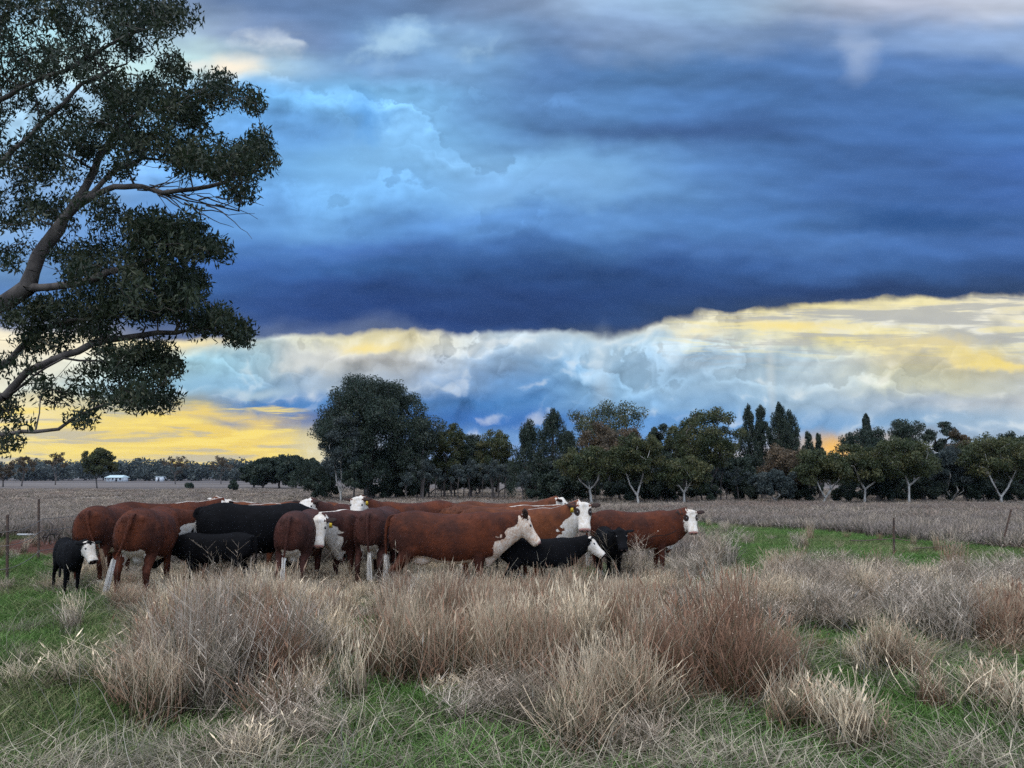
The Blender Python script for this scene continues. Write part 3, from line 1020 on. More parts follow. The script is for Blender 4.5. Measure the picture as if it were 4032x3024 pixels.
def single_plants():
    protos = list(near.objects)
    spots = [  # proto, px, py base, d of width, height scale, label, kind
        (1, 280, 2695, 1.45, 0.62, 'lone low straw tussock on the green turf at the left', 'grass_tussock'),
        (3, 60, 2700, 0.9, 0.5, 'small wispy tussock on the turf at the left edge', 'grass_tussock'),
        (0, 3235, 2890, 1.25, 0.60, 'grey brown tussock on green turf in the right foreground', 'grass_tussock'),
        (2, 3345, 2975, 1.35, 0.62, 'dark russet tussock at the bottom right', 'grass_tussock'),
        (3, 3700, 2790, 1.3, 0.60, 'straw tussock on the turf of the lower right', 'grass_tussock'),
        (1, 3990, 2880, 1.3, 0.75, 'straw tussock at the right edge near the bottom', 'grass_tussock'),
        (6, 2452, 2305, 1.7, 1.02, 'tall grey twiggy weed before the belly of the right heifer', 'weed'),
        (4, 2480, 2300, 1.5, 0.85, 'shorter grey weed beside the tall one at the heifer', 'weed'),
        (6, 890, 2330, 1.3, 0.95, 'tall thin grey weed before the black cow', 'weed'),
        (4, 2960, 2700, 1.4, 0.9, 'grey twiggy weed right of the russet mound', 'weed')]
    for i, (pi, px, py, sx, sz, lab, nm) in enumerate(spots):
        d = dist_of(py)
        x = xat(px, d)
        o = link(nm, protos[pi].data)
        o.location = (x, d, float(H(x, d)))
        o.rotation_euler = (0, 0, i * 1.7)
        o.scale = (sx, sx, sz)
        tag(o, lab, 'grass tussock' if nm == 'grass_tussock' else 'weed', 'single tussocks on the turf' if nm == 'grass_tussock' else 'weeds standing by the herd')


single_plants()


# ------------------------------------------------------------------ trees
def tubes(P0, P1, R0_, R1_, sides):
    d = P1 - P0
    L = np.linalg.norm(d, axis=1, keepdims=True) + 1e-9
    d = d / L
    up = np.where(np.abs(d[:, 2:3]) > 0.9, np.array([[1.0, 0, 0]]), np.array([[0, 0, 1.0]]))
    u = np.cross(d, up); u /= np.linalg.norm(u, axis=1, keepdims=True) + 1e-9
    v = np.cross(d, u)
    a = np.arange(sides) / sides * 2 * np.pi
    ring = u[:, None, :] * np.cos(a)[None, :, None] + v[:, None, :] * np.sin(a)[None, :, None]
    A = P0[:, None, :] + ring * R0_[:, None, None]
    B = P1[:, None, :] + ring * R1_[:, None, None]
    n = len(P0)
    V = np.concatenate([A, B], 1).reshape(-1, 3)
    base = (np.arange(n) * 2 * sides)[:, None]
    i = np.arange(sides)[None]
    j = (i + 1) % sides
    F = np.stack([base + i, base + j, base + sides + j, base + sides + i], -1).reshape(-1, 4)
    return V, F


def grow(root_pts, targets, g, step=0.35, bend=0.25, wig=0.05, pathcost=0.15):
    """root_pts: list of polylines (each a list of 3-vectors, first is the trunk); returns nodes, parent, weight"""
    cap = sum(len(p) for p in root_pts) + len(targets) * 40 + 10
    N = np.zeros((cap, 3)); par = np.full(cap, -1); D = np.zeros(cap)
    n = 0
    for li, line in enumerate(root_pts):
        line = [np.array(p, float) for p in line]
        prev = -1
        if li > 0:
            prev = int(np.argmin(np.linalg.norm(N[:n] - line[0], axis=1)))
        for i, p in enumerate(line):
            if i == 0 and li > 0:
                continue
            if prev >= 0:
                q = N[prev].copy()
                m = max(1, int(np.linalg.norm(p - q) / step))
                for s in range(1, m + 1):
                    N[n] = q + (p - q) * s / m + (g.normal(0, wig * 0.6, 3) if s < m else 0)
                    par[n] = prev; D[n] = D[prev] + np.linalg.norm(N[n] - N[prev]); prev = n; n += 1
            else:
                N[n] = p; par[n] = -1; prev = n; n += 1
    order = np.argsort(np.min(np.linalg.norm(targets[:, None] - N[None, :n], axis=2), axis=1)) if len(targets) * n < 4e6 else np.arange(len(targets))
    tips = []
    for t in targets[order]:
        dd = np.linalg.norm(N[:n] - t, axis=1)
        low = np.clip(N[:n, 2] - t[2], 0, None)
        c = dd + pathcost * D[:n] + low * 0.6
        j = int(np.argmin(c))
        q = N[j]
        pj = par[j]
        dirp = (q - N[pj]) if pj >= 0 else np.array([0, 0, 1.0])
        dirp = dirp / (np.linalg.norm(dirp) + 1e-9)
        L = dd[j]
        m = int(np.clip(L / step, 1, 30))
        ctrl = q + dirp * L * bend * 1.4 + (t - q) * 0.3
        prev = j
        for s in range(1, m + 1):
            u = s / m
            p = (1 - u) ** 2 * q + 2 * u * (1 - u) * ctrl + u * u * t
            if s < m: p = p + g.normal(0, wig, 3)
            if n >= cap: break
            N[n] = p; par[n] = prev; D[n] = D[prev] + np.linalg.norm(p - N[prev]); prev = n; n += 1
        tips.append(prev)
    w = np.zeros(n)
    w[[t for t in tips if t < n]] += 1
    haschild = np.zeros(n, bool)
    haschild[par[:n][par[:n] >= 0]] = True
    w[~haschild] = np.maximum(w[~haschild], 1)
    for i in range(n - 1, -1, -1):
        if par[i] >= 0: w[par[i]] += w[i]
    return N[:n], par[:n], w


def wood_mesh(name, N, par, w, r_trunk, expo, mat, r_min=0.006, flare=1.2, flare_h=0.5):
    rad = r_trunk * (w / w.max()) ** expo
    rad = np.maximum(rad, r_min)
    z0 = N[0, 2]
    rad = rad * (1 + (flare - 1) * np.clip(1 - (N[:, 2] - z0) / flare_h, 0, 1) ** 2)
    e = np.where(par >= 0)[0]
    P0, P1 = N[par[e]], N[e]
    # nudge ends so consecutive pieces overlap
    d = P1 - P0
    P1 = P1 + d * 0.04
    ra, rb = np.minimum(rad[par[e]], rad[e] * 1.6), rad[e]
    big = rb > 0.035
    Vs, Fs, o = [], [], 0
    for msk, sd_ in ((big, 9), (~big, 3)):
        if msk.any():
            V, F = tubes(P0[msk], P1[msk], ra[msk], rb[msk], sd_)
            Vs.append(V); Fs.append(F + o); o += len(V)
    return mesh_np(name, np.concatenate(Vs), np.concatenate(Fs), [mat], True)


def leaf_mesh(name, centers, spread, n_per, L, Wd, mat, g, hang=0.5, shape=None):
    """diamond leaves round each centre; spread (k,3) or scalar"""
    k = len(centers)
    cid = np.repeat(np.arange(k), n_per)
    n = len(cid)
    sp = np.broadcast_to(np.asarray(spread, float), (k, 3))[cid]
    off = g.normal(0, 1, (n, 3))
    nr = np.linalg.norm(off, axis=1, keepdims=True)
    off = off / nr * np.minimum(nr, 1.9) * 0.62
    c = centers[cid] + off * sp
    ax = g.normal(0, 1, (n, 3)); ax[:, 2] -= hang * 2.0
    ax /= np.linalg.norm(ax, axis=1, keepdims=True)
    sd_ = np.cross(ax, g.normal(0, 1, (n, 3))); sd_ /= np.linalg.norm(sd_, axis=1, keepdims=True) + 1e-9
    l = L * (0.6 + 0.8 * g.random((n, 1))); wd = Wd * (0.6 + 0.8 * g.random((n, 1)))
    V = np.stack([c - ax * l / 2, c + sd_ * wd / 2 - ax * l * 0.05, c + ax * l / 2, c - sd_ * wd / 2 - ax * l * 0.05], 1).reshape(-1, 3)
    F = (np.arange(n) * 4)[:, None] + np.arange(4)[None]
    r = g.random(n); cr = g.random(k)[cid]
    A = np.stack([r, cr, np.zeros(n), np.ones(n)], -1)
    return mesh_np(name, V, F, [mat], False, {'lc': np.repeat(A, 4, axis=0)})


def tree_obj(name, loc, wood, leaves, label, cat, group=None, rz=0.0, s=(1, 1, 1)):
    t = empty(name, loc, rz)
    t.scale = s
    link('trunk', wood, t)
    if leaves is not None:
        c = link('crown', leaves, t)
    tag(t, label, cat, group)
    return t


def bg_tree(kind, Hh, Wd, seed, dens=1.0, leafL=None):
    """returns wood mesh, leaf mesh for a tree of height Hh and crown width Wd, base at the origin"""
    g = np.random.default_rng(seed)
    leaf = {'pale': 'leaf_olive', 'gum': 'leaf_olive', 'round': 'leaf_dark', 'brown': 'leaf_brown', 'casuarina': 'leaf_dark',
            'flat': 'leaf_dark', 'grey': 'leaf_blue', 'shrub': 'leaf_dark', 'sapling': 'leaf_blue', 'sparse': 'leaf_dark', 'deadish': 'leaf_brown'}[kind]
    bark = {'pale': 'bark_pale', 'gum': 'bark_grey', 'grey': 'bark_pale', 'deadish': 'bark_grey'}.get(kind, 'bark_dark')
    if kind in ('casuarina',):
        nt_ = int(95 * dens * max(Hh * Wd / 14, .5))
        t = g.random(nt_) ** 0.8
        zz = Hh * (0.10 + 0.9 * t)
        rr = Wd * 0.72 * (0.16 + 1.1 * np.sin(np.clip(1 - t, 0, 1) * 1.7) * 0.8) * np.sqrt(g.random(nt_))
        rr *= (t < 0.97)
        a = g.random(nt_) * 6.283
        T = np.stack([rr * np.cos(a), rr * np.sin(a), zz], -1)
        lines = [[(0, 0, 0), (g.normal(0, .1), g.normal(0, .1), Hh * 0.5), (0, 0, Hh * 0.97)]]
        sp = np.array([0.22, 0.22, 0.48]) * min(1, Wd / 2.2)
        npc, L, w_, hang = 110, 0.24, 0.045, -0.6
        expo, rt = 0.5, 0.10 + Hh * 0.01
    else:
        base = {'pale': 0.38, 'gum': 0.28, 'round': 0.12 if Wd < 8 else 0.04, 'brown': 0.22, 'flat': 0.5, 'grey': 0.22, 'shrub': 0.05, 'sapling': 0.35, 'sparse': 0.45, 'deadish': 0.4}[kind]
        nm = {'round': 22 if Wd < 8 else 64, 'flat': 12, 'shrub': 9, 'sapling': 5, 'sparse': 12, 'deadish': 7}.get(kind, 19)
        cz = Hh * (base + 1) / 2; hz = Hh * (1 - base) / 2
        C_ = []
        for i in range(nm):
            a = i * 2.4 + g.random() * 1.0
            q = (i + 0.5) / nm
            zz = 1 - 1.75 * q
            r_ = math.sqrt(max(0.05, 1 - zz * zz)) * (0.60 + 0.25 * g.random())
            C_.append((Wd / 2 * r_ * math.cos(a) + g.normal(0, .06 * Wd), Wd / 2 * r_ * math.sin(a), cz + hz * zz * 0.78 + g.normal(0, .05 * Hh)))
        C_.append((0, 0, cz))
        C_ = np.array(C_)
        mr = np.array([0.27, 0.27, 0.27]) * (Wd if Wd < 8 else Wd * 0.62) * (0.85 if kind != 'sparse' else 0.6)
        mr[2] = min(mr[2], hz * 0.6)
        per = int({'round': 8, 'shrub': 5, 'sapling': 3, 'sparse': 5, 'deadish': 3}.get(kind, 6) * dens)
        T = []
        for c in C_:
            v = g.normal(0, 1, (per, 3)); v /= np.linalg.norm(v, axis=1, keepdims=True)
            v *= (0.55 + 0.5 * g.random((per, 1))); v[:, 2] = v[:, 2] * 0.8 + 0.1
            T.append(c + v * mr * (g.uniform(0.6, 1.0) if Wd < 8 else g.uniform(0.75, 1.2)))
        T = np.concatenate(T)
        T[:, 2] = np.clip(T[:, 2], Hh * base * 0.8, Hh)
        fz = Hh * base * (g.uniform(0.3, 0.85) if kind in ('pale', 'grey', 'deadish') else 0.8)
        lx = g.normal(0, 0.06 * Hh * 0.5)
        lines = [[(0, 0, 0), (lx * 0.5, 0, fz * 0.5), (lx, 0, fz)]]
        if kind in ('pale', 'grey', 'gum', 'deadish'):
            nb = 2 if kind == 'pale' and g.random() < 0.5 else 3
            a0 = g.normal(0, 0.35)
            for i in range(nb):
                sgn = (-1, 1, 0.15)[i]
                spread = Wd * (0.12 + 0.24 * g.random()) * sgn
                lines.append([(lx, 0, fz), (lx + spread * 0.6, g.normal(0, .25) - .2, fz + Hh * 0.15), (lx + spread * (.9 + .3 * g.random()), g.normal(0, .5) - .3, fz + Hh * (0.34 + 0.16 * g.random()))])
        else:
            lines[0].append((lx + g.normal(0, 0.2), 0, Hh * 0.62))
        sp = np.array([0.42, 0.42, 0.36]) * max(0.5, min(1.25, Wd / 5))
        npc = {'round': 130, 'shrub': 120, 'sapling': 60, 'sparse': 90, 'deadish': 45}.get(kind, 105)
        L, w_, hang = 0.17, 0.075, 0.4
        expo, rt = 0.45, {'pale': 0.072, 'gum': 0.10, 'round': 0.16 + (0.22 if Wd > 8 else 0), 'flat': 0.14, 'shrub': 0.06, 'sapling': 0.05, 'sparse': 0.13, 'grey': 0.07}.get(kind, 0.13)
    if leafL: L, w_ = leafL
    N, par, w = grow(lines, T, g, step=0.45, bend=0.2, wig=0.04)
    wood = wood_mesh('trunk', N, par, w, rt, expo, M[bark], r_min=0.014)
    leaves = leaf_mesh('crown', T, sp, npc, L, w_, M[leaf], g, hang)
    return wood, leaves


def place_tree(kind, px, top, d, wpx, seed, label, group, name='gum_tree', cat='tree', dens=1.0, base_px=None, leafL=None):
    Hh = CH + (d * CP) * 0 + (W(top) * d)
    Wd = wpx / 3000 * d
    wood, leaves = bg_tree(kind, Hh, Wd, seed, dens, leafL)
    x = xat(base_px if base_px else px, d)
    return tree_obj(name, (x, d, float(H(x, d))), wood, leaves, label, cat, group)


G1 = 'trees of the shelter belt behind the field'
TREES = [
    # kind, px, top, distance, width px, seed, label, name
    ('pale', 2330, 1775, 50, 215, 1, 'low white-trunked gum leaning left below the rusty tree', 'gum_tree'),
    ('pale', 2515, 1715, 50, 190, 2, 'white-trunked gum with forked bare stem right of the rusty tree', 'gum_tree'),
    ('pale', 2695, 1810, 50, 190, 3, 'small spreading gum with three pale limbs beside the tall olive gum', 'gum_tree'),
    ('gum', 2800, 1622, 53, 235, 4, 'tall olive domed gum above the heifer at the right', 'gum_tree'),
    ('grey', 3055, 1855, 50, 150, 5, 'small grey bushy tree with thin pale stems below the twin she-oaks', 'small_tree'),
    ('pale', 3240, 1785, 50, 210, 6, 'white-trunked gum standing just below the orange glow', 'gum_tree'),
    ('pale', 3405, 1765, 51, 190, 7, 'slim pale gum between the glow and the tall see-through crown', 'gum_tree'),
    ('pale', 3580, 1735, 50, 230, 8, 'brightest white-trunked gum with wide Y-shaped limbs', 'gum_tree'),
    ('pale', 3945, 1745, 50, 240, 9, 'white-trunked gum with two limbs behind the leaning fence post', 'gum_tree'),
    ('casuarina', 2085, 1672, 56, 120, 10, 'dark she-oak at the left end of the right-hand belt', 'she_oak'),
    ('casuarina', 2180, 1632, 58, 150, 11, 'tallest dark she-oak beside the gap in the trees', 'she_oak'),
    ('casuarina', 2240, 1715, 57, 110, 12, 'shorter dark she-oak left of the rusty tree', 'she_oak'),
    ('gum', 2390, 1580, 64, 270, 13, 'tall green gum whose crown rises above the rusty tree', 'gum_tree'),
    ('brown', 2405, 1660, 56, 215, 14, 'rusty brown-leaved tree in front of the tall green gum', 'rusty_tree'),
    ('sparse', 2600, 1680, 62, 110, 15, 'thin dark tree top between two gums', 'dark_tree'),
    ('gum', 2700, 1660, 60, 160, 16, 'olive gum half hidden left of the tall domed gum', 'gum_tree'),
    ('casuarina', 2960, 1608, 62, 80, 17, 'slender pointed she-oak, left of the twin tops', 'she_oak'),
    ('casuarina', 3008, 1606, 62, 75, 18, 'slender pointed she-oak, right of the twin tops', 'she_oak'),
    ('casuarina', 3082, 1602, 62, 90, 19, 'broad-based she-oak rising right of the twin tops', 'she_oak'),
    ('casuarina', 3122, 1635, 61, 95, 20, 'second peak of the broad-based she-oak', 'she_oak'),
    ('casuarina', 3190, 1712, 60, 60, 21, 'short she-oak left of the orange glow', 'she_oak'),
    ('casuarina', 3232, 1716, 60, 50, 22, 'short narrow she-oak touching the orange glow', 'she_oak'),
    ('brown', 3100, 1762, 53, 210, 23, 'rounded brownish tree below the she-oaks', 'rusty_tree'),
    ('flat', 3405, 1695, 62, 190, 24, 'dark flat-topped tree right of the orange glow', 'dark_tree'),
    ('sparse', 3575, 1636, 62, 185, 25, 'high see-through crown with sky showing below it', 'dark_tree'),
    ('sparse', 3715, 1672, 62, 140, 26, 'dark open crown right of the high see-through tree', 'dark_tree'),
    ('brown', 3800, 1690, 58, 90, 27, 'narrow rusty tree beside the weeping grey tree', 'rusty_tree'),
    ('gum', 3900, 1718, 56, 230, 28, 'broad olive gum behind the white trunk at the right', 'gum_tree'),
    ('grey', 3745, 1765, 52, 150, 29, 'weeping grey-green tree hanging to the grass', 'small_tree'),
    ('round', 4030, 1712, 60, 170, 30, 'dark round tree cut by the right edge', 'dark_tree'),
    ('round', 3460, 1760, 58, 160, 31, 'dark rounded tree behind the slim pale gum', 'dark_tree'),
    ('round', 2560, 1740, 58, 160, 32, 'dark green bushy tree behind the forked white gum', 'dark_tree'),
    ('round', 3640, 1790, 56, 150, 33, 'dark bushy tree behind the brightest white gum', 'dark_tree'),
    ('round', 2900, 1800, 58, 150, 34, 'dark bushy tree below the slender she-oaks', 'dark_tree'),
    ('round', 4190, 1700, 58, 240, 35, 'dark round tree just beyond the right edge', 'dark_tree'),
    # group left of the gap
    ('round', 1440, 1495, 62, 430, 40, 'huge dark domed gum standing alone left of centre', 'gum_tree'),
    ('grey', 1343, 1640, 59, 170, 41, 'pale thin-trunked gum in front of the huge domed gum', 'gum_tree'),
    ('shrub', 1395, 1790, 58, 110, 42, 'dark green bushy cypress at the foot of the domed gum', 'cypress'),
    ('shrub', 1240, 1825, 64, 170, 43, 'low dark scrub left of the domed gum', 'scrub_tree'),
    ('gum', 1750, 1680, 64, 170, 44, 'open dark tree right of the domed gum with sky through it', 'dark_tree'),
    ('round', 1850, 1712, 66, 150, 45, 'dark open tree in the middle of the thin group', 'dark_tree'),
    ('gum', 1945, 1700, 64, 165, 46, 'bushy grey-green gum at the gap', 'gum_tree'),
    ('shrub', 1560, 1880, 64, 110, 47, 'scrubby dark tree under the right side of the domed gum', 'scrub_tree'),
    ('shrub', 1790, 1800, 66, 150, 48, 'scrubby dark tree in the thin group', 'scrub_tree'),
]
for (k, px, top, d, wpx, sd_, lab, nm) in TREES:
    dn = 1.9 if sd_ == 40 else 1.2
    place_tree(k, px, top, d, wpx, sd_, lab, G1, nm, dens=dn, base_px=1462 if sd_ == 40 else None)


MARKS = [(1240, 'scrub left of the huge domed gum'), (1343, 'thin pale gum before the domed gum'), (1462, 'huge domed gum'), (1560, 'right side of the domed gum'),
         (1661, 'straight dark trunk'), (1745, 'open see-through tree'), (1850, 'middle of the thin group'), (1945, 'grey-green gum at the gap'), (2040, 'gap in the belt'),
         (2085, 'left-end she-oak'), (2180, 'tallest dark she-oak'), (2240, 'short dark she-oak'), (2330, 'low left-leaning white gum'), (2405, 'rusty tree'),
         (2515, 'forked white gum'), (2600, 'thin dark tree top'), (2695, 'small three-limbed gum'), (2800, 'tall olive domed gum'), (2870, 'heifer face'), (2960, 'left slender she-oak'),
         (3008, 'right slender she-oak'), (3055, 'small grey tree'), (3122, 'broad she-oak'), (3190, 'short she-oak'), (3240, 'white gum under the glow'), (3320, 'right rim of the glow'),
         (3405, 'slim pale gum'), (3480, 'dark rounded tree'), (3580, 'brightest white gum'), (3660, 'open dark crown'), (3745, 'weeping tree'), (3800, 'narrow rusty tree'),
         (3900, 'broad olive gum'), (3945, 'white gum behind the leaning post'), (4030, 'tree cut by the right edge')]
_used = set()


def where(what, px, d):
    for m in sorted(MARKS, key=lambda m: abs(m[0] - px)):
        dx = px - m[0]
        side = ('left of' if dx < -8 else 'right of' if dx > 8 else 'in line with')
        for lab in ('%s %s the %s' % (what, side, m[1]), '%s farther %s the %s' % (what, side, m[1])):
            if lab not in _used:
                _used.add(lab)
                return lab
    return what


def copies(src_kind, Hh, Wd, seed, spots, name, cat, labels, group, dens=1.0, leafL=None):
    wood, leaves = bg_tree(src_kind, Hh, Wd, seed, dens, leafL)
    for i, (px, d, s) in enumerate(spots):
        x = xat(px, d)
        lab = where(labels, px, d)
        tree_obj(name, (x, d, float(H(x, d))), wood, leaves, lab, cat, group, rz=i * 2.1, s=(s, s, s * (0.9 + 0.2 * ((i * 37) % 10) / 10)))


# dark row closing the belt from behind
sp_ = [(2110, 72), (2230, 75), (2350, 73), (2470, 76), (2590, 72), (2700, 75), (2810, 73), (2930, 77), (3040, 73), (3150, 80), (3370, 74), (3480, 72),
       (3590, 76), (3690, 73), (3800, 75), (3900, 72), (4010, 76), (4120, 74), (1590, 80), (1690, 76), (1780, 78), (1880, 75), (1960, 80)]
copies('round', 3.9, 4.2, 61, [(p, d, 0.85 + 0.25 * ((i * 53) % 10) / 10 - (0.35 if p in (3150,) else 0) - (.12 if p < 2000 else 0)) for i, (p, d) in enumerate(sp_)], 'dark_tree', 'tree',
       'low dark back-row tree', 'dark trees at the back of the belt', 0.8)
# shrubs along the foot of the belt
sp_ = [(2120, 54), (2205, 53), (2290, 55), (2450, 52.5), (2590, 53), (2640, 54), (2770, 52.5), (2950, 54), (3120, 53), (3160, 52), (3330, 53), (3470, 52.5),
       (3505, 54), (3660, 52.5), (3810, 52), (3880, 53), (4020, 52), (1280, 61), (1500, 61), (1640, 63)]
copies('shrub', 1.7, 2.4, 62, [(p, d, 0.7 + 0.5 * ((i * 29) % 10) / 10) for i, (p, d) in enumerate(sp_)], 'shrub', 'shrub',
       'low dusky shrub', 'shrubs along the foot of the belt', 1.0)
# saplings whose thin stems fringe the field
sp_ = [(1600 + i * 27 + ((i * 7919) % 17), 57 + ((i * 31) % 12), 0.75 + 0.4 * ((i * 13) % 10) / 10) for i in range(15)] + \
      [(2060 + i * 40 + ((i * 7919) % 23), 53 + ((i * 31) % 7), 0.7 + 0.4 * ((i * 13) % 10) / 10) for i in range(22)]
copies('sapling', 3.2, 1.5, 63, sp_, 'sapling', 'sapling', 'thin-stemmed sapling', 'saplings fringing the belt', 1.0)

# low trees left of the domed gum, further off
for i, (px, top, d, wpx) in enumerate([(1035, 1812, 120, 120), (1100, 1800, 125, 130), (1165, 1803, 118, 120), (1215, 1812, 122, 110), (1000, 1835, 130, 90)]):
    place_tree('round', px, top, d, wpx, 70 + i, ['low dark tree at the left end of the far clump', 'rounded dark tree second in the far clump', 'dark tree third in the far clump beside the domed gum',
               'dark tree tucked behind the domed gum', 'smallest dark tree of the far clump beside the open field'][i], 'far clump left of the domed gum', 'dark_tree', leafL=(0.34, 0.16))
# single trees in the open country at the left
for i, (k, px, top, d, wpx, lab) in enumerate([
        ('deadish', 218, 1775, 175, 80, 'bare-limbed pale tree standing second from the left edge'),
        ('deadish', 85, 1800, 150, 90, 'straggly pale-stemmed tree near the left edge'),
        ('deadish', 12, 1830, 140, 70, 'pale leafless tree cut by the left edge'),
        ('gum', 382, 1768, 125, 110, 'rounded olive tree left of the white farmhouse'),
        ('deadish', 690, 1795, 190, 100, 'spreading thin-crowned tree right of the farmhouse'),
        ('deadish', 870, 1798, 200, 80, 'small bare-limbed tree on the far field edge')]):
    place_tree(k, px, top, d, wpx, 80 + i, lab, 'lone trees in the open fields', 'lone_tree', leafL=(0.45, 0.2) if i != 3 else (0.3, 0.14), dens=1.3)
place_tree('shrub', 917, 1893, 93, 30, 90, 'small dark conifer alone in the mown field', None, 'small_conifer', 'conifer')
place_tree('shrub', 745, 1905, 110, 26, 91, 'tiny dark bush alone in the mown field', None, 'small_bush', 'bush')
place_tree('casuarina', 3425, 1640, 130, 45, 92, 'faint hazy conifer far behind the flat-topped tree', None, 'distant_conifer', 'conifer', leafL=(0.5, 0.12))


def far_wood():
    g = np.random.default_rng(77)
    cs, sps = [], []
    for i in range(300):
        d = 330 + g.random() * 90
        px = -400 + g.random() * 2700
        x = xat(px, d)
        h = 5.5 + g.random() * 3.8
        for k in range(7):
            cs.append((x + g.normal(0, 2.2), d + g.normal(0, 1.8), h * (0.25 + 0.75 * g.random())))
    c = np.array(cs)
    me = leaf_mesh('distant_woodland', c, np.array([2.4, 2.4, 1.6]), 42, 1.3, 0.8, M['leaf_blue'], g, 0.0)
    o = link('distant_woodland', me)
    tag(o, 'long dark band of distant woodland under the yellow sky', 'woodland', kind='stuff')
    # far low ridge with bushland
    n = 260
    xs = np.linspace(-2600, 1400, n)
    prof = 13 + 16 * fbm(xs * 0.0022 + 3, xs * 0 + 1, 3) + 2.2 * fbm(xs * 0.03, xs * 0 + 9, 3)
    V = []
    for j, (dy, k) in enumerate(((0, 0.0), (40, 0.55), (110, 0.9), (220, 1.0), (420, 0.8), (700, 0.0))):
        for i in range(n):
            V.append((xs[i], 1500 + dy + 60 * math.sin(xs[i] * 0.002), -0.5 + prof[i] * k * 1.15))
    V = np.array(V)
    i = np.arange(5)[:, None] * n + np.arange(n - 1)[None]
    F = np.stack([i, i + 1, i + n + 1, i + n], -1).reshape(-1, 4)
    m = mat_plain('bushland_hills', (0.028, 0.036, 0.038), (0.05, 0.058, 0.06), 0.03, 0.95)
    tag(link('hills', mesh_np('hills', V, F, [m], True)), 'low wooded ridge on the far horizon', 'hills', kind='structure')


far_wood()


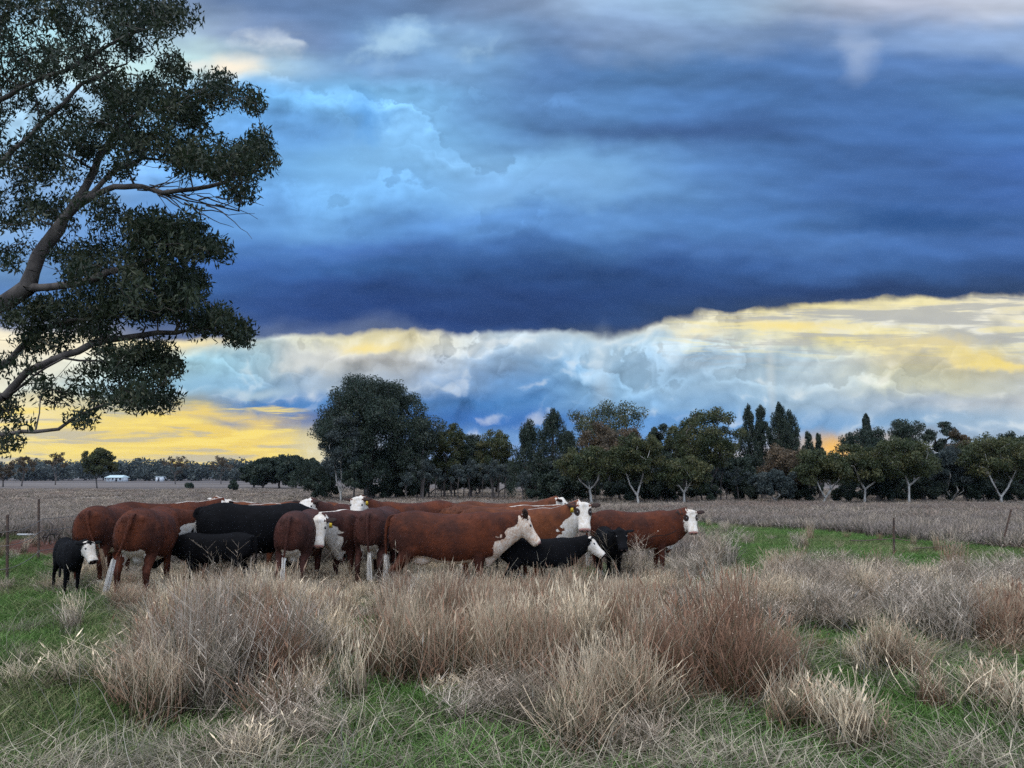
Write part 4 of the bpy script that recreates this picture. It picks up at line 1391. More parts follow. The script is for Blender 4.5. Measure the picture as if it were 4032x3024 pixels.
# ------------------------------------------------------------------ the big gum at the left
def big_gum():
    g = np.random.default_rng(42)
    D0 = 18.0

    def wp(px, py, dy=0.0):      # picture point at distance D0+dy -> world
        d = D0 + dy
        z = CH + W(py) * d
        x = (px - 2016) / 3000 * (d * CP + (z - CH) * SP)
        return np.array([x, d, z])
    trunk_x = wp(-330, 1800)[0]
    root = np.array([trunk_x, D0, 0.0])

    def L(*pts):
        return [wp(*p) - root for p in pts]
    lines = [
        [(0, 0, 0), (0.15, 0, 2.2), (0.0, 0.1, 4.2)] + [tuple(v) for v in L((-300, 900, 0.3), (-220, 500, 0.5), (-120, 100, 0.2), (-60, -300, 0))],
        # heavy limb entering at mid height and forking upward
        L((-330, 1330, 0), (-100, 1260, -0.3), (30, 1185, -0.5), (110, 1130, -0.6), (150, 1010, -0.6), (230, 900, -0.5), (330, 790, -0.4), (430, 690, -0.2), (560, 620, 0), (700, 640, 0.2)),
        L((110, 1130, -0.6), (200, 1130, -0.7), (330, 1110, -0.9), (480, 1060, -1.0), (640, 1020, -0.8), (800, 980, -0.6)),
        L((230, 900, -0.5), (330, 750, -0.1), (430, 560, 0.3), (560, 430, 0.5), (640, 330, 0.6)),
        L((330, 790, -0.4), (450, 735, -0.9), (560, 735, -1.2), (640, 760, -1.3), (740, 790, -1.3), (850, 810, -1.2), (940, 830, -1.1)),
        L((640, 760, -1.3), (760, 745, -1.4), (880, 720, -1.2), (980, 650, -1.0)),
        L((-220, 500, 0.5), (-40, 420, 0.2), (120, 330, -0.2), (300, 260, -0.5), (480, 150, -0.6), (640, 80, -0.6)),
        L((-260, 800, 0.4), (-60, 700, 0.2), (90, 560, 0), (220, 430, 0), (320, 330, 0.2), (500, 250, 0.4)),
        # lower limbs sweeping up from the bottom left
        L((-330, 1560, 0), (-150, 1590, -0.4), (20, 1560, -0.8), (110, 1460, -0.9), (250, 1400, -0.9), (420, 1340, -0.8), (620, 1310, -0.5), (800, 1300, -0.4)),
        L((20, 1560, -0.8), (130, 1480, -1.1), (250, 1410, -1.0), (380, 1420, -1.0), (560, 1440, -0.8)),
        L((-330, 1640, 0.0), (-120, 1720, -0.8), (20, 1712, -1.2), (140, 1700, -1.3), (230, 1690, -1.3), (300, 1640, -1.2), (420, 1590, -1.1), (560, 1570, -1.0)),
        L((140, 1700, -1.3), (160, 1560, -1.2), (230, 1480, -1.1), (300, 1400, -0.9)),
        L((-330, 1480, 0), (-120, 1500, 0.4), (40, 1420, 0.6), (140, 1300, 0.5), (300, 1260, 0.3), (520, 1230, 0.2)),
    ]
    # foliage masses: px, py, rx, ry, n clusters, depth
    masses = [
        (120, 60, 230, 110, 46, 0), (360, 40, 200, 90, 34, -.3), (560, 60, 150, 80, 34, -.4), (690, 60, 80, 50, 14, -.4), (560, 160, 90, 60, 14, -.3),
        (60, 250, 170, 110, 34, 0), (240, 210, 150, 80, 20, .2), (420, 200, 120, 70, 14, .4),
        (330, 330, 130, 60, 16, .3), (520, 330, 130, 60, 18, .4), (690, 270, 60, 60, 14, .5), (600, 400, 170, 70, 36, .3),
        (60, 420, 130, 90, 16, 0), (380, 440, 170, 80, 34, .2), (720, 420, 70, 80, 22, .4), (850, 360, 80, 55, 26, .2), (975, 400, 42, 38, 12, .1), (760, 480, 70, 50, 12, .3),
        (200, 560, 110, 80, 20, 0), (420, 560, 160, 70, 34, .1), (600, 560, 120, 60, 20, 0), (700, 600, 80, 50, 12, 0),
        (60, 640, 120, 90, 18, 0), (260, 680, 130, 70, 18, .2), (500, 660, 90, 40, 8, -.3), (840, 620, 130, 60, 42, -.9), (960, 650, 60, 60, 20, -1.0), (1030, 600, 42, 70, 20, -1.0), (940, 740, 50, 30, 9, -1.0), (720, 650, 60, 30, 8, -.8),
        (60, 820, 110, 90, 22, 0), (230, 830, 110, 70, 14, .2), (400, 800, 60, 40, 7, -.2),
        (470, 870, 130, 50, 16, -.5), (600, 900, 110, 55, 26, -.6), (740, 900, 70, 50, 20, -.6), (560, 960, 170, 55, 32, -.6), (760, 960, 90, 40, 20, -.6), (850, 985, 45, 35, 12, -.6),
        (300, 1000, 120, 70, 22, -.3), (60, 1000, 60, 70, 8, 0),
        (420, 1090, 160, 70, 38, -.8), (620, 1080, 140, 70, 42, -.7), (740, 1130, 75, 50, 18, -.6), (120, 1250, 110, 60, 26, .2), (300, 1220, 170, 60, 38, -.2), (520, 1200, 170, 60, 46, -.4), (700, 1200, 110, 50, 32, -.4),
        (840, 1260, 70, 40, 20, -.4), (930, 1300, 45, 55, 16, -.4), (780, 1285, 60, 25, 10, -.4), (160, 1340, 130, 40, 18, .3), (350, 1310, 120, 30, 16, 0),
        (60, 1440, 60, 50, 8, .3), (480, 1390, 90, 35, 14, -.8), (610, 1400, 75, 55, 22, -.7), (670, 1450, 50, 40, 10, -.7), (450, 1470, 80, 35, 11, -.9),
        (590, 1500, 60, 30, 8, -1), (440, 1555, 90, 28, 14, -1.1), (560, 1565, 80, 26, 14, -1.0), (650, 1570, 45, 22, 7, -1.0), (330, 1480, 60, 40, 8, -1),
        (230, 1570, 60, 30, 7, -1.1), (330, 1640, 45, 28, 7, -1.2), (60, 1640, 80, 45, 8, -.8), (20, 1750, 50, 28, 7, -1.2), (110, 1500, 70, 50, 9, 0), (20, 1560, 60, 60, 8, .3),
        # the far side and the top, outside the picture
        (-150, 200, 220, 200, 34, 0), (-200, 600, 200, 220, 30, .5), (-450, 700, 260, 260, 30, 1), (-600, 1000, 260, 260, 26, 0), (-650, 1300, 240, 120, 20, -.5), (-150, -200, 400, 160, 40, 0), (200, -160, 300, 120, 34, 0), (-200, 1300, 130, 80, 12, 1.5),
    ]
    T, SP_ = [], []
    for (px, py, rx, ry, n, dd) in masses:
        for _ in range(int(n * (0.60 if (px < 420 and py > 1350) else 0.95))):
            a = g.random() * 6.283; q = math.sqrt(g.random())
            depth = dd + g.normal(0, 0.75 + rx / 300)
            T.append(wp(px + rx * q * math.cos(a), py + ry * q * math.sin(a), depth) - root)
    T = np.array(T)
    N, par, w = grow(lines, T, g, step=0.28, bend=0.3, wig=0.035, pathcost=0.05)
    wood = wood_mesh('trunk', N, par, w, 0.35, 0.64, M['bark_grey'], r_min=0.006, flare=1.3)
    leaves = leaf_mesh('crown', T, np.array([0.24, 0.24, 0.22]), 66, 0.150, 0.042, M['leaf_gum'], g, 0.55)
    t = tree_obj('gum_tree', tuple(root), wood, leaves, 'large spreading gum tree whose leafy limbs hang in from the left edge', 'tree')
    # bare dead branchlets hanging under the middle limb
    P0, P1, Ra, Rb = [], [], [], []
    starts = [wp(700, 775, -1.3), wp(640, 760, -1.3), wp(780, 790, -1.3), wp(600, 740, -1.2), wp(850, 810, -1.2), (wp(560, 735, -1.2))]
    for i in range(20):
        p = starts[i % 6] - root + g.normal(0, 0.08, 3)
        dv = np.array([1.0, g.normal(0, 0.3), g.normal(-0.12, 0.22)])
        r_ = 0.016 + 0.010 * g.random()
        for s in range(7):
            dv = dv / np.linalg.norm(dv)
            q = p + dv * 0.2
            P0.append(p); P1.append(q); Ra.append(r_); Rb.append(r_ * 0.8)
            r_ *= 0.8; p = q
            dv = dv + np.array([0, g.normal(0, 0.3), g.normal(-0.03, 0.30)])
    V, F = tubes(np.array(P0), np.array(P1), np.array(Ra), np.array(Rb), 4)
    o = link('bare_twigs', mesh_np('bare_twigs', V, F, [M['bark_grey']], True), t)
    o['kind'] = 'stuff'


big_gum()


# ------------------------------------------------------------------ cattle
def loft(secs, n=20, power=2.0, coat=None):
    """secs: list of (center, right, up, half width, up half height, down half height); returns V,F,A. coat(i_section t, angle) -> rgb"""
    V, F, A = [], [], []
    ns = len(secs)
    for si, (c, rt, up, a, bu, bd) in enumerate(secs):
        c = np.array(c, float); rt = np.array(rt, float); up = np.array(up, float)
        for k in range(n):
            th = 2 * math.pi * k / n
            cs, sn = math.cos(th), math.sin(th)
            e = 2 / power
            x = math.copysign(abs(cs) ** e, cs) * a
            y = math.copysign(abs(sn) ** e, sn) * (bu if sn >= 0 else bd)
            V.append(c + rt * x + up * y)
            A.append(coat(si / (ns - 1), cs, sn) if coat else (0, 0, 0))
    for si in range(ns - 1):
        for k in range(n):
            a_, b_ = si * n + k, si * n + (k + 1) % n
            F.append((a_, b_, b_ + n, a_ + n))
    for si in (0, ns - 1):
        ci = len(V)
        V.append(np.array(secs[si][0], float)); A.append(coat(si / (ns - 1), 0, 0) if coat else (0, 0, 0))
        for k in range(n):
            a_, b_ = si * n + k, si * n + (k + 1) % n
            F.append((ci, b_, a_) if si == 0 else (ci, a_, b_))
    return V, F, A


def frames(path):
    path = [np.array(p, float) for p in path]
    out = []
    for i, p in enumerate(path):
        d = path[min(i + 1, len(path) - 1)] - path[max(i - 1, 0)]
        d /= np.linalg.norm(d)
        r = np.cross(d, (0, 0, 1.0))
        if np.linalg.norm(r) < 0.15: r = np.cross(d, (1.0, 0, 0)) * 1.0; r = np.array([0, 1.0, 0]) if abs(r[1]) < 1e-3 else r
        r /= np.linalg.norm(r)
        out.append((p, r, np.cross(r, d)))
    return out


def resample(keys, m):
    """Catmull-Rom through key rows"""
    K = np.array(keys, float)
    n = len(K)
    out = []
    for i in range(n - 1):
        p0, p1, p2, p3 = K[max(i - 1, 0)], K[i], K[i + 1], K[min(i + 2, n - 1)]
        for s in range(m):
            t = s / m
            out.append(0.5 * ((2 * p1) + (-p0 + p2) * t + (2 * p0 - 5 * p1 + 4 * p2 - p3) * t * t + (-p0 + 3 * p1 - 3 * p2 + p3) * t ** 3))
    out.append(K[-1])
    return np.array(out)


def sm(a, b, x):
    t = min(max((x - a) / (b - a), 0), 1)
    return t * t * (3 - 2 * t)


def make_cow(name, label, x, y, heading, s=1.0, coat='coat_red', calf=False, neck=(0, 28), head=(0, -35), voxel=0.019, white_face=True,
             crest=1.0, belly=1.0, eyepatch=0.0, tag_col=False, tail_swing=0.0, switch='white', face_tan=0.0, legs_seed=0, neck_white=1.0,
             group='cattle standing in the herd', cat='cow', neck_len=0.62, fat=1.0, throat=1.0, chew=0.0, ear_up=0.05):
    """heading: 0 faces the picture's right, 90 away from the camera. neck (yaw, pitch), head (yaw, pitch) in degrees relative to the body"""
    g = np.random.default_rng(legs_seed + 500)
    S_ = []                                     # shells
    black = coat == 'coat_black'
    kf = 1.0
    lz = 1.0
    if calf:
        # leggier, slimmer
        kw, kd = 0.80, 0.86
    else:
        kw, kd = fat, 1.0

    def add(t):
        S_.append(t)
    # ---- trunk
    rows = [  # x, top, bottom, half width
        (-0.83, 1.13, 0.92, 0.09), (-0.80, 1.22, 0.80, 0.17), (-0.72, 1.295, 0.72, 0.235), (-0.58, 1.335, 0.66, 0.275), (-0.42, 1.35, 0.62, 0.295),
        (-0.22, 1.318, 0.60, 0.272), (0.0, 1.300, 0.545, 0.315), (0.22, 1.295, 0.53, 0.325), (0.42, 1.315, 0.555, 0.285), (0.58, 1.335, 0.58, 0.275),
        (0.74, 1.32, 0.60, 0.245), (0.86, 1.25, 0.64, 0.20), (0.95, 1.15, 0.74, 0.13)]
    K = resample([(r[0], r[1], r[2], r[3]) for r in rows], 3)
    secs = []
    for xx, tp, bt, hw in K:
        if calf:
            bt = tp - (tp - bt) * kd
        zc = bt + (tp - bt) * 0.47
        secs.append(((xx, 0, zc), (0, 1, 0), (0, 0, 1), max(hw, 0.03) * kw, tp - zc, zc - bt))

    def c_trunk(t, cs, sn):
        wht = 0.0
        if not black:
            wht = max(wht, belly * sm(-0.72, -0.92, sn) * sm(0.10, 0.16, t))
            if t > 0.80: wht = max(wht, throat * sm(0.25, -0.35, sn) * sm(0.82, 0.93, t))
            if 0.62 < t < 0.93: wht = max(wht, crest * 0.8 * sm(0.955, 0.995, sn))
            if t < 0.05: wht = max(wht, 0.0)
        return (wht, 0, 0)
    add(loft(secs, 28, 2.25, c_trunk))
    # hip hooks, pin bones and shoulder blades stand a little proud of the barrel
    for sg in (-1, 1):
        for (cx, cy, cz, ra, rb, rc) in ((-0.75, 0.09, 1.19, 0.07, 0.07, 0.07), (0.62, 0.175, 1.00, 0.17, 0.10, 0.27), (-0.52, 0.19, 0.95, 0.20, 0.11, 0.26)):
            secs = []
            for t in np.linspace(0, 1, 7):
                q = math.sin(math.pi * (0.06 + 0.88 * t)); zz = -math.cos(math.pi * t)
                secs.append(((cx, sg * cy * kw, cz + rc * zz), (0, 1, 0), (1, 0, 0), rb * q * kw, ra * q, ra * q))
            add(loft(secs, 12, 2.0, lambda t, cs, sn: (0, 0, 0)))
    # ---- neck
    ny, npt = math.radians(neck[0]), math.radians(neck[1])
    B = np.array([0.60, 0.0, 1.06])
    nd = np.array([math.cos(npt) * math.cos(ny), math.cos(npt) * math.sin(ny), math.sin(npt)])
    fw = np.array([1.0, 0, 0.15]); fw /= np.linalg.norm(fw)
    NL = neck_len * (0.85 if calf else 1.0)
    Pn = B + nd * NL + np.array([0.12, 0, 0.0])
    path = [(1 - u) ** 2 * B + 2 * u * (1 - u) * (B + fw * 0.26) + u * u * Pn for u in np.linspace(0, 1, 9)]
    fr = frames(path)
    secs = []
    for i, (p, r, u_) in enumerate(fr):
        t = i / 8
        secs.append((p, r, u_, (0.215 * (1 - t) + 0.125 * t) * (kw if calf else 1), 0.26 * (1 - t) + 0.175 * t, (0.41 * (1 - t) ** 1.1 + 0.205) * (0.75 if calf else 1)))

    def c_neck(t, cs, sn):
        if black: return (0, 0, 0)
        w_ = crest * sm(0.93, 0.99, sn)
        w_ = max(w_, throat * sm(-0.05 + 0.25 * t, -0.5 + 0.3 * t, sn) * neck_white)
        return (w_, 0, 0)
    add(loft(secs, 20, 2.0, c_neck))
    # ---- head
    hy, hp = math.radians(head[0]), math.radians(head[1])
    hf = np.array([math.cos(hp) * math.cos(hy), math.cos(hp) * math.sin(hy), math.sin(hp)])
    hr = np.array([math.sin(hy), -math.cos(hy), 0.0])
    hu = np.cross(hr, hf)
    hs = 0.88 if calf else 0.93
    if calf: hs *= 1.18
    Pp = Pn + hu * 0.05

    def hpnt(f, r, u_):
        return Pp + (hf * f + hr * r + hu * u_) * hs
    hk = resample([  # f, centre u, half width, up, down
        (-0.10, -0.05, 0.06, 0.05, 0.07), (-0.06, -0.03, 0.100, 0.090, 0.12), (0.00, -0.03, 0.120, 0.095, 0.16), (0.07, -0.035, 0.128, 0.088, 0.175),
        (0.13, -0.045, 0.124, 0.080, 0.168), (0.20, -0.062, 0.108, 0.074, 0.158), (0.27, -0.072, 0.096, 0.072, 0.136), (0.34, -0.080, 0.093, 0.071, 0.118),
        (0.395, -0.084, 0.099, 0.072, 0.108), (0.435, -0.088, 0.096, 0.066, 0.095), (0.462, -0.090, 0.070, 0.046, 0.062)], 2)
    secs = [(hpnt(f * 0.96, 0, uo), hr, hu, a * hs * 1.14, bu * hs, bd * hs) for f, uo, a, bu, bd in hk]

    def c_head(t, cs, sn):
        w_ = 1.0 if white_face else 0.0
        if white_face and black:
            w_ = sm(0.02, 0.14, t) if sn > 0 else sm(0.18, 0.40, t)
        pk = sm(0.84, 0.95, t) * sm(-0.5, 0.1, sn) * (0.0 if black else 1.0)
        dk = 0.0
        if black and white_face: dk = sm(0.90, 0.96, t)
        return (w_, pk, dk)
    add(loft(secs, 22, 2.25, c_head))
    secs = [(hpnt(-0.055 + 0.10 * t, 0, 0.035 + 0.02 * math.sin(3.14 * t)), hr, hu, 0.075 * math.sin(0.25 + 2.6 * t) * hs, 0.04 * hs, 0.05 * hs) for t in np.linspace(0, 1, 5)]
    add(loft(secs, 10, 2.0, lambda t, cs, sn: (1.0 if white_face and not black else 0.0, 0, 0)))
    # ---- ears
    for sg in (-1, 1):
        bp = hpnt(0.0, 0.095 * sg, 0.02)
        ed = hr * sg * 0.95 + np.array([0, 0, ear_up]) - hf * (0.10 + ear_up * 0.5)
        ed /= np.linalg.norm(ed)
        eu = hf - ed * np.dot(hf, ed) + hu * 0.25; eu /= np.linalg.norm(eu)
        en = np.cross(ed, eu)
        secs = []
        for t, wd, th in ((0, .026, .024), (.22, .048, .024), (.5, .070, .020), (.78, .055, .018), (1, .014, .014)):
            secs.append((bp + ed * t * 0.225 * hs + eu * 0.012 * t, eu, en, wd * hs, th * hs, th * hs))

        def c_ear(t, cs, sn):
            return (0.0, 0, (0.56 if t > 0.15 else 0.4) if not black else 0)
        add(loft(secs, 10, 2.0, c_ear))
    # ---- legs
    for side in (-1, 1):
        # hind
        jx = g.normal(0, 0.05)
        yk = 0.165 * (0.8 if calf else 1.0) * (1.0 if calf else min(fat, 1.1))
        hind = resample([(-0.50, 1.02, .21, .13), (-0.47, 0.86, .225, .125), (-0.47 + jx * .3, 0.72, .165, .10), (-0.60 + jx * .6, 0.56, .095, .062), (-0.70 + jx, 0.45, .062, .048),
                         (-0.675 + jx, 0.30, .045, .040), (-0.655 + jx, 0.14, .046, .044), (-0.61 + jx, 0.06, .055, .052), (-0.60 + jx, 0.0, .062, .058)], 2)
        secs = []
        for (xx, zz, ax_, ay_) in hind:
            yy = side * (yk + 0.02 * sm(1.0, 0.4, zz))
            if zz > 0.8: yy = side * yk * 0.85
            secs.append(((xx, yy, zz), (0, 1, 0), (1, 0, 0), ay_ * (0.85 if calf else 1), ax_ * (0.82 if calf else 1), ax_ * (0.82 if calf else 1)))

        def c_leg(t, cs, sn):
            z_ = 1 - t
            w_ = 0.0 if black else sm(0.62, 0.80, t) * 0.8
            return (w_, 0, sm(0.93, 0.96, t))

        def c_hind(t, cs, sn, sd=side):
            w_, p_, d_ = c_leg(t, cs, sn)
            if not black and belly > 0.5 and cs * sd < -0.2 and 0.20 < t < 0.42:
                w_ = max(w_, 0.62 * sm(-0.55, -0.9, cs * sd))
            return (w_, p_, d_)
        add(loft(secs, 12, 2.0, c_hind))
        jx = g.normal(0, 0.06)
        fore = resample([(0.62, 1.02, .16, .10), (0.60, 0.84, .150, .095), (0.57, 0.68, .098, .075), (0.57 + jx * .4, 0.54, .066, .056), (0.575 + jx * .8, 0.38, .056, .050),
                         (0.575 + jx, 0.22, .040, .038), (0.58 + jx, 0.12, .044, .042), (0.60 + jx, 0.05, .055, .052), (0.605 + jx, 0.0, .06, .056)], 2)
        secs = []
        for (xx, zz, ax_, ay_) in fore:
            yy = side * (0.155 * (0.8 if calf else 1))
            secs.append(((xx, yy, zz), (0, 1, 0), (1, 0, 0), ay_ * (0.85 if calf else 1), ax_ * (0.85 if calf else 1), ax_ * (0.85 if calf else 1)))
        add(loft(secs, 12, 2.0, c_leg))
    # ---- udder / navel flap
    if not black and not calf and belly > 0.5:
        secs = []
        for t in np.linspace(0, 1, 7):
            q = math.sin(math.pi * (0.08 + 0.84 * t))
            secs.append(((-0.52 + 0.36 * t, 0, 0.62 - 0.02 * t), (0, 1, 0), (0, 0, 1), 0.13 * q, 0.08 * q, 0.11 * q))
        add(loft(secs, 14, 2.0, lambda t, cs, sn: (0.95, 0.2 if sn < -0.6 else 0, 0)))
    # ---- tail rope
    sw = tail_swing
    tl = resample([(-0.76, 0, 1.29, .040), (-0.85, 0, 1.24, .036), (-0.895, 0.02 * sw, 1.05, .030), (-0.90, 0.06 * sw, 0.82, .024), (-0.89, 0.12 * sw, 0.64, .020)], 3)
    secs = [((a_, b_, c_), (0, 1, 0), (1, 0, 0), r_, r_, r_) for a_, b_, c_, r_ in tl]
    add(loft(secs, 8, 2.0, lambda t, cs, sn: (0.0, 0, 0)))
    # ---- join, remesh, carry the coat over
    V, F, A, o = [], [], [], 0
    for v, f, a in S_:
        V += v
        F += [tuple(i + o for i in q) for q in f]
        A += a
        o += len(v)
    V = np.array(V); A = np.array(A, float)
    if not calf: pass
    me = bpy.data.meshes.new('body_src')
    me.from_pydata([tuple(v) for v in V], [], F)
    tmp = bpy.data.objects.new('body_src', me)
    COL.objects.link(tmp)
    md = tmp.modifiers.new('r', 'REMESH'); md.mode = 'VOXEL'; md.voxel_size = voxel; md.adaptivity = 0.0
    sm_ = tmp.modifiers.new('s', 'SMOOTH'); sm_.factor = 0.5; sm_.iterations = 6 if voxel < 0.02 else 4
    dg = bpy.context.evaluated_depsgraph_get()
    dg.update()
    body = bpy.data.meshes.new_from_object(tmp.evaluated_get(dg))
    bpy.data.objects.remove(tmp)
    bpy.data.meshes.remove(me)
    body.name = 'body'
    n = len(body.vertices)
    co = np.zeros(n * 3, np.float32); body.vertices.foreach_get('co', co); co = co.reshape(-1, 3)
    kd = kdtree.KDTree(len(V))
    for i, v in enumerate(V): kd.insert(v, i)
    kd.balance()
    coat_a = np.zeros((n, 4), np.float32); coat_a[:, 3] = 1
    for i in range(n):
        res = kd.find_n(co[i], 3)
        ws = np.array([1 / (r[2] + 0.004) ** 2 for r in res])
        coat_a[i, :3] = (A[[r[1] for r in res]] * ws[:, None]).sum(0) / ws.sum()
    # patches in head space
    rel = (co - Pp) / hs
    hfv, hrv, huv = rel @ hf, rel @ hr, rel @ hu
    for sg in (-1, 1):
        dd = np.sqrt(((hfv - 0.118) / 0.052) ** 2 + ((hrv - 0.125 * sg) / 0.040) ** 2 + ((huv - 0.01) / 0.040) ** 2)
        k = np.clip(1.5 + 0.45 * eyepatch - dd, 0, 1) * (0.45 + 0.55 * eyepatch)
        coat_a[:, 2] = np.maximum(coat_a[:, 2], k * (1.0 if white_face else 0) * (1.0 if eyepatch > 0 else 0.75))
    # mouth line
    k = np.clip(1.3 - np.abs((huv + 0.125) / 0.010), 0, 1) * (hfv > 0.33) * (hfv < 0.50)
    coat_a[:, 2] = np.maximum(coat_a[:, 2], k * 0.75)
    at = body.attributes.new('coat', 'FLOAT_COLOR', 'POINT')
    at.data.foreach_set('color', coat_a.ravel())
    body.polygons.foreach_set('use_smooth', np.ones(len(body.polygons), dtype=bool))
    body.materials.clear(); body.materials.append(M[coat])
    # ---- the thing and its parts
    t = empty(name, (x, y, float(H(x, y)) - 0.01), math.radians(heading), s)
    tag(t, label, cat, group)
    link('body', body, t)
    # short coat hair
    fn = len(body.polygons)
    pc = np.zeros(fn * 3, np.float32); body.polygons.foreach_get('center', pc); pc = pc.reshape(-1, 3)
    pn = np.zeros(fn * 3, np.float32); body.polygons.foreach_get('normal', pn); pn = pn.reshape(-1, 3)
    vi = np.zeros(fn * 4, np.int32) if all(p.loop_total == 4 for p in body.polygons[:50]) and len(body.loops) == fn * 4 else None
    if vi is not None:
        body.polygons.foreach_get('vertices', vi); vi = vi.reshape(-1, 4)[:, 0]
        pick = g.random(fn) < min(1.0, 9000 / fn)
        pick &= pc[:, 2] > 0.25
        pick &= (coat_a[vi, 0] < 0.4) | (g.random(fn) < 0.35)
        pick &= ~((((pc - Pp) @ hf) / hs > -0.06) & (np.linalg.norm(pc - Pp, axis=1) < 0.6))
        c_, n_, a_ = pc[pick], pn[pick], coat_a[vi[pick]]
        m_ = len(c_)
        c_ = c_ + g.normal(0, voxel * 0.4, (m_, 3)) * (1 - np.abs(n_))
        dv = n_ * 0.30 + np.array([-0.45, 0, -0.75]) + g.normal(0, 0.16, (m_, 3))
        dv /= np.linalg.norm(dv, axis=1, keepdims=True)
        sd_ = np.cross(dv, n_); sd_ /= np.linalg.norm(sd_, axis=1, keepdims=True) + 1e-6
        Lh = (0.018 + 0.018 * g.random((m_, 1))) * np.where(a_[:, :1] > 0.4, 0.6, 1.0)
        wv_ = 0.0055
        VV = np.stack([c_ - sd_ * wv_, c_ + sd_ * wv_, c_ + dv * Lh], 1).reshape(-1, 3)
        FF = (np.arange(m_) * 3)[:, None] + np.arange(3)[None]
        hair = mesh_np('coat_hair', VV, FF, [M[coat]], True, {'coat': np.repeat(a_, 3, axis=0)})
        o = link('coat_hair', hair, t)
        o['kind'] = 'stuff'
    eye = bpy.data.meshes.get('eye')
    if eye is None:
        import bmesh
        bm = bmesh.new(); bmesh.ops.create_icosphere(bm, subdivisions=2, radius=1.0)
        eye = bpy.data.meshes.new('eye'); bm.to_mesh(eye)
        for p_ in eye.polygons: p_.use_smooth = True
        nos = eye.copy(); nos.name = 'nostril'; nos.materials.append(M['nostril'])
        eye.materials.append(M['eye'])
        bm.free()
    nos = bpy.data.meshes['nostril']
    rot = Matrix((hr, hf, hu)).transposed().to_euler()
    for sg in (-1, 1):
        e = link('eye', eye, t)
        e.location = hpnt(0.115, 0.112 * sg, 0.004); e.rotation_euler = rot; e.scale = (0.021 * hs, 0.027 * hs, 0.021 * hs)
        e = link('nostril', nos, t)
        e.location = hpnt(0.452, 0.048 * sg, -0.062); e.rotation_euler = rot; e.scale = (0.021 * hs, 0.014 * hs, 0.018 * hs)
    if tag_col:
        bp = hpnt(0.0, 0.095 * tag_col, 0.02) + (hr * tag_col) * 0.11 * hs - np.array([0, 0, 0.05]) + hu * 0.02
        V_ = []
        for (a_, b_, c_) in ((-1, -1, -1), (1, -1, -1), (1, 1, -1), (-1, 1, -1), (-1, -1, 1), (1, -1, 1), (1, 1, 1), (-1, 1, 1)):
            V_.append(bp + hr * a_ * 0.030 * (1.0 if c_ < 0 else 0.6) + hf * b_ * 0.004 + np.array([0, 0, 1.0]) * c_ * 0.036 + hf * 0.03)
        Fq = [(0, 3, 2, 1), (4, 5, 6, 7), (0, 1, 5, 4), (1, 2, 6, 5), (2, 3, 7, 6), (3, 0, 4, 7)]
        link('ear_tag', mesh_np('ear_tag', np.array(V_), np.array(Fq), [M['tag']]), t)
    # tail switch: strands from the rope's end
    if switch:
        P0, P1, Ra, Rb = [], [], [], []
        e0 = np.array([-0.89, 0.12 * sw, 0.66])
        ln = 0.30 if calf else 0.42
        for i in range(46):
            p = e0 + g.normal(0, 0.012, 3)
            r_ = 0.007
            out = g.normal(0, 1, 3) * 0.45; out[2] = 0
            for q in range(5):
                u = q / 5
                dv = np.array([0, 0, -1.0]) + out * (0.16 if q < 2 else 0.03) + np.array([0, 0.25 * sw * 0.4, 0])
                nx_ = p + dv * ln / 5
                P0.append(p); P1.append(nx_); Ra.append(r_); Rb.append(r_ * 0.85); r_ *= 0.85
                p = nx_
        V_, F_ = tubes(np.array(P0), np.array(P1), np.array(Ra), np.array(Rb), 3)
        o = link('tail_switch', mesh_np('tail_switch', V_, F_, [M['switch_' + switch]], True), t)
    return t


def cow_at(px_center, d, **k):
    x = xat(px_center, d)
    return make_cow(x=x, y=d, **k)


HF = 'cow'
# main cow in profile
cow_at(1742, 11.7, s=0.97, name='cow', label='large brown cow in full profile facing right with cream face and throat', heading=-3, neck=(2, 12), head=(2, -50), voxel=0.016, coat='coat_cream', ear_up=0.9,
       crest=0.0, neck_len=0.54, belly=1.25, tail_swing=0.2, legs_seed=1, switch='white')
# right heifer looking at the camera
cow_at(2490, 14.0, name='cow', label='brown heifer standing apart at the right end, white face to the camera', heading=2, s=0.90, neck=(-10, 22), head=(-88, -58), voxel=0.018,
       crest=0.0, belly=0.8, eyepatch=1.0, tag_col=1, legs_seed=2, switch='white', neck_len=0.5, throat=0.3)
# frontal face right of the main cow
cow_at(2000, 12.7, name='cow', label='brown cow with big white face staring at the camera behind the black calf', heading=-6, s=0.98, neck=(-14, 26), head=(-84, -56), voxel=0.017,
       crest=0.8, eyepatch=1.0, tag_col=1, legs_seed=3, switch=None, coat='coat_tan')
# black calf with white face looking right
cow_at(2112, 11.9, name='calf', cat='calf', label='black calf with white face in profile under the staring cow', heading=-4, s=0.67, calf=True, coat='coat_black', neck=(-4, 20), head=(-12, -38), voxel=0.022, legs_seed=4, switch='black')
# all-black calf behind
cow_at(2398, 13.3, name='calf', cat='calf', label='all black calf with dark face between the white-faced calf and the heifer', heading=-84, s=0.70, calf=True, coat='coat_black', white_face=False, neck=(0, 24), head=(0, -45), voxel=0.022, legs_seed=5, switch='black')
# rear-quarter cow at the left front
cow_at(568, 11.6, name='cow', label='big brown cow seen from behind at the left with white tail tip', heading=100, neck=(-55, 0), head=(-80, -66), voxel=0.016, crest=0.3, legs_seed=6, tail_swing=1.6, fat=1.08, s=0.99)
# cow left behind it
cow_at(404, 13.2, name='cow', label='brown cow seen from behind at the far left with tan tail', heading=98, neck=(-10, -20), head=(-10, -50), crest=0.3, legs_seed=7, tail_swing=-2.2, switch='tan', fat=1.05)
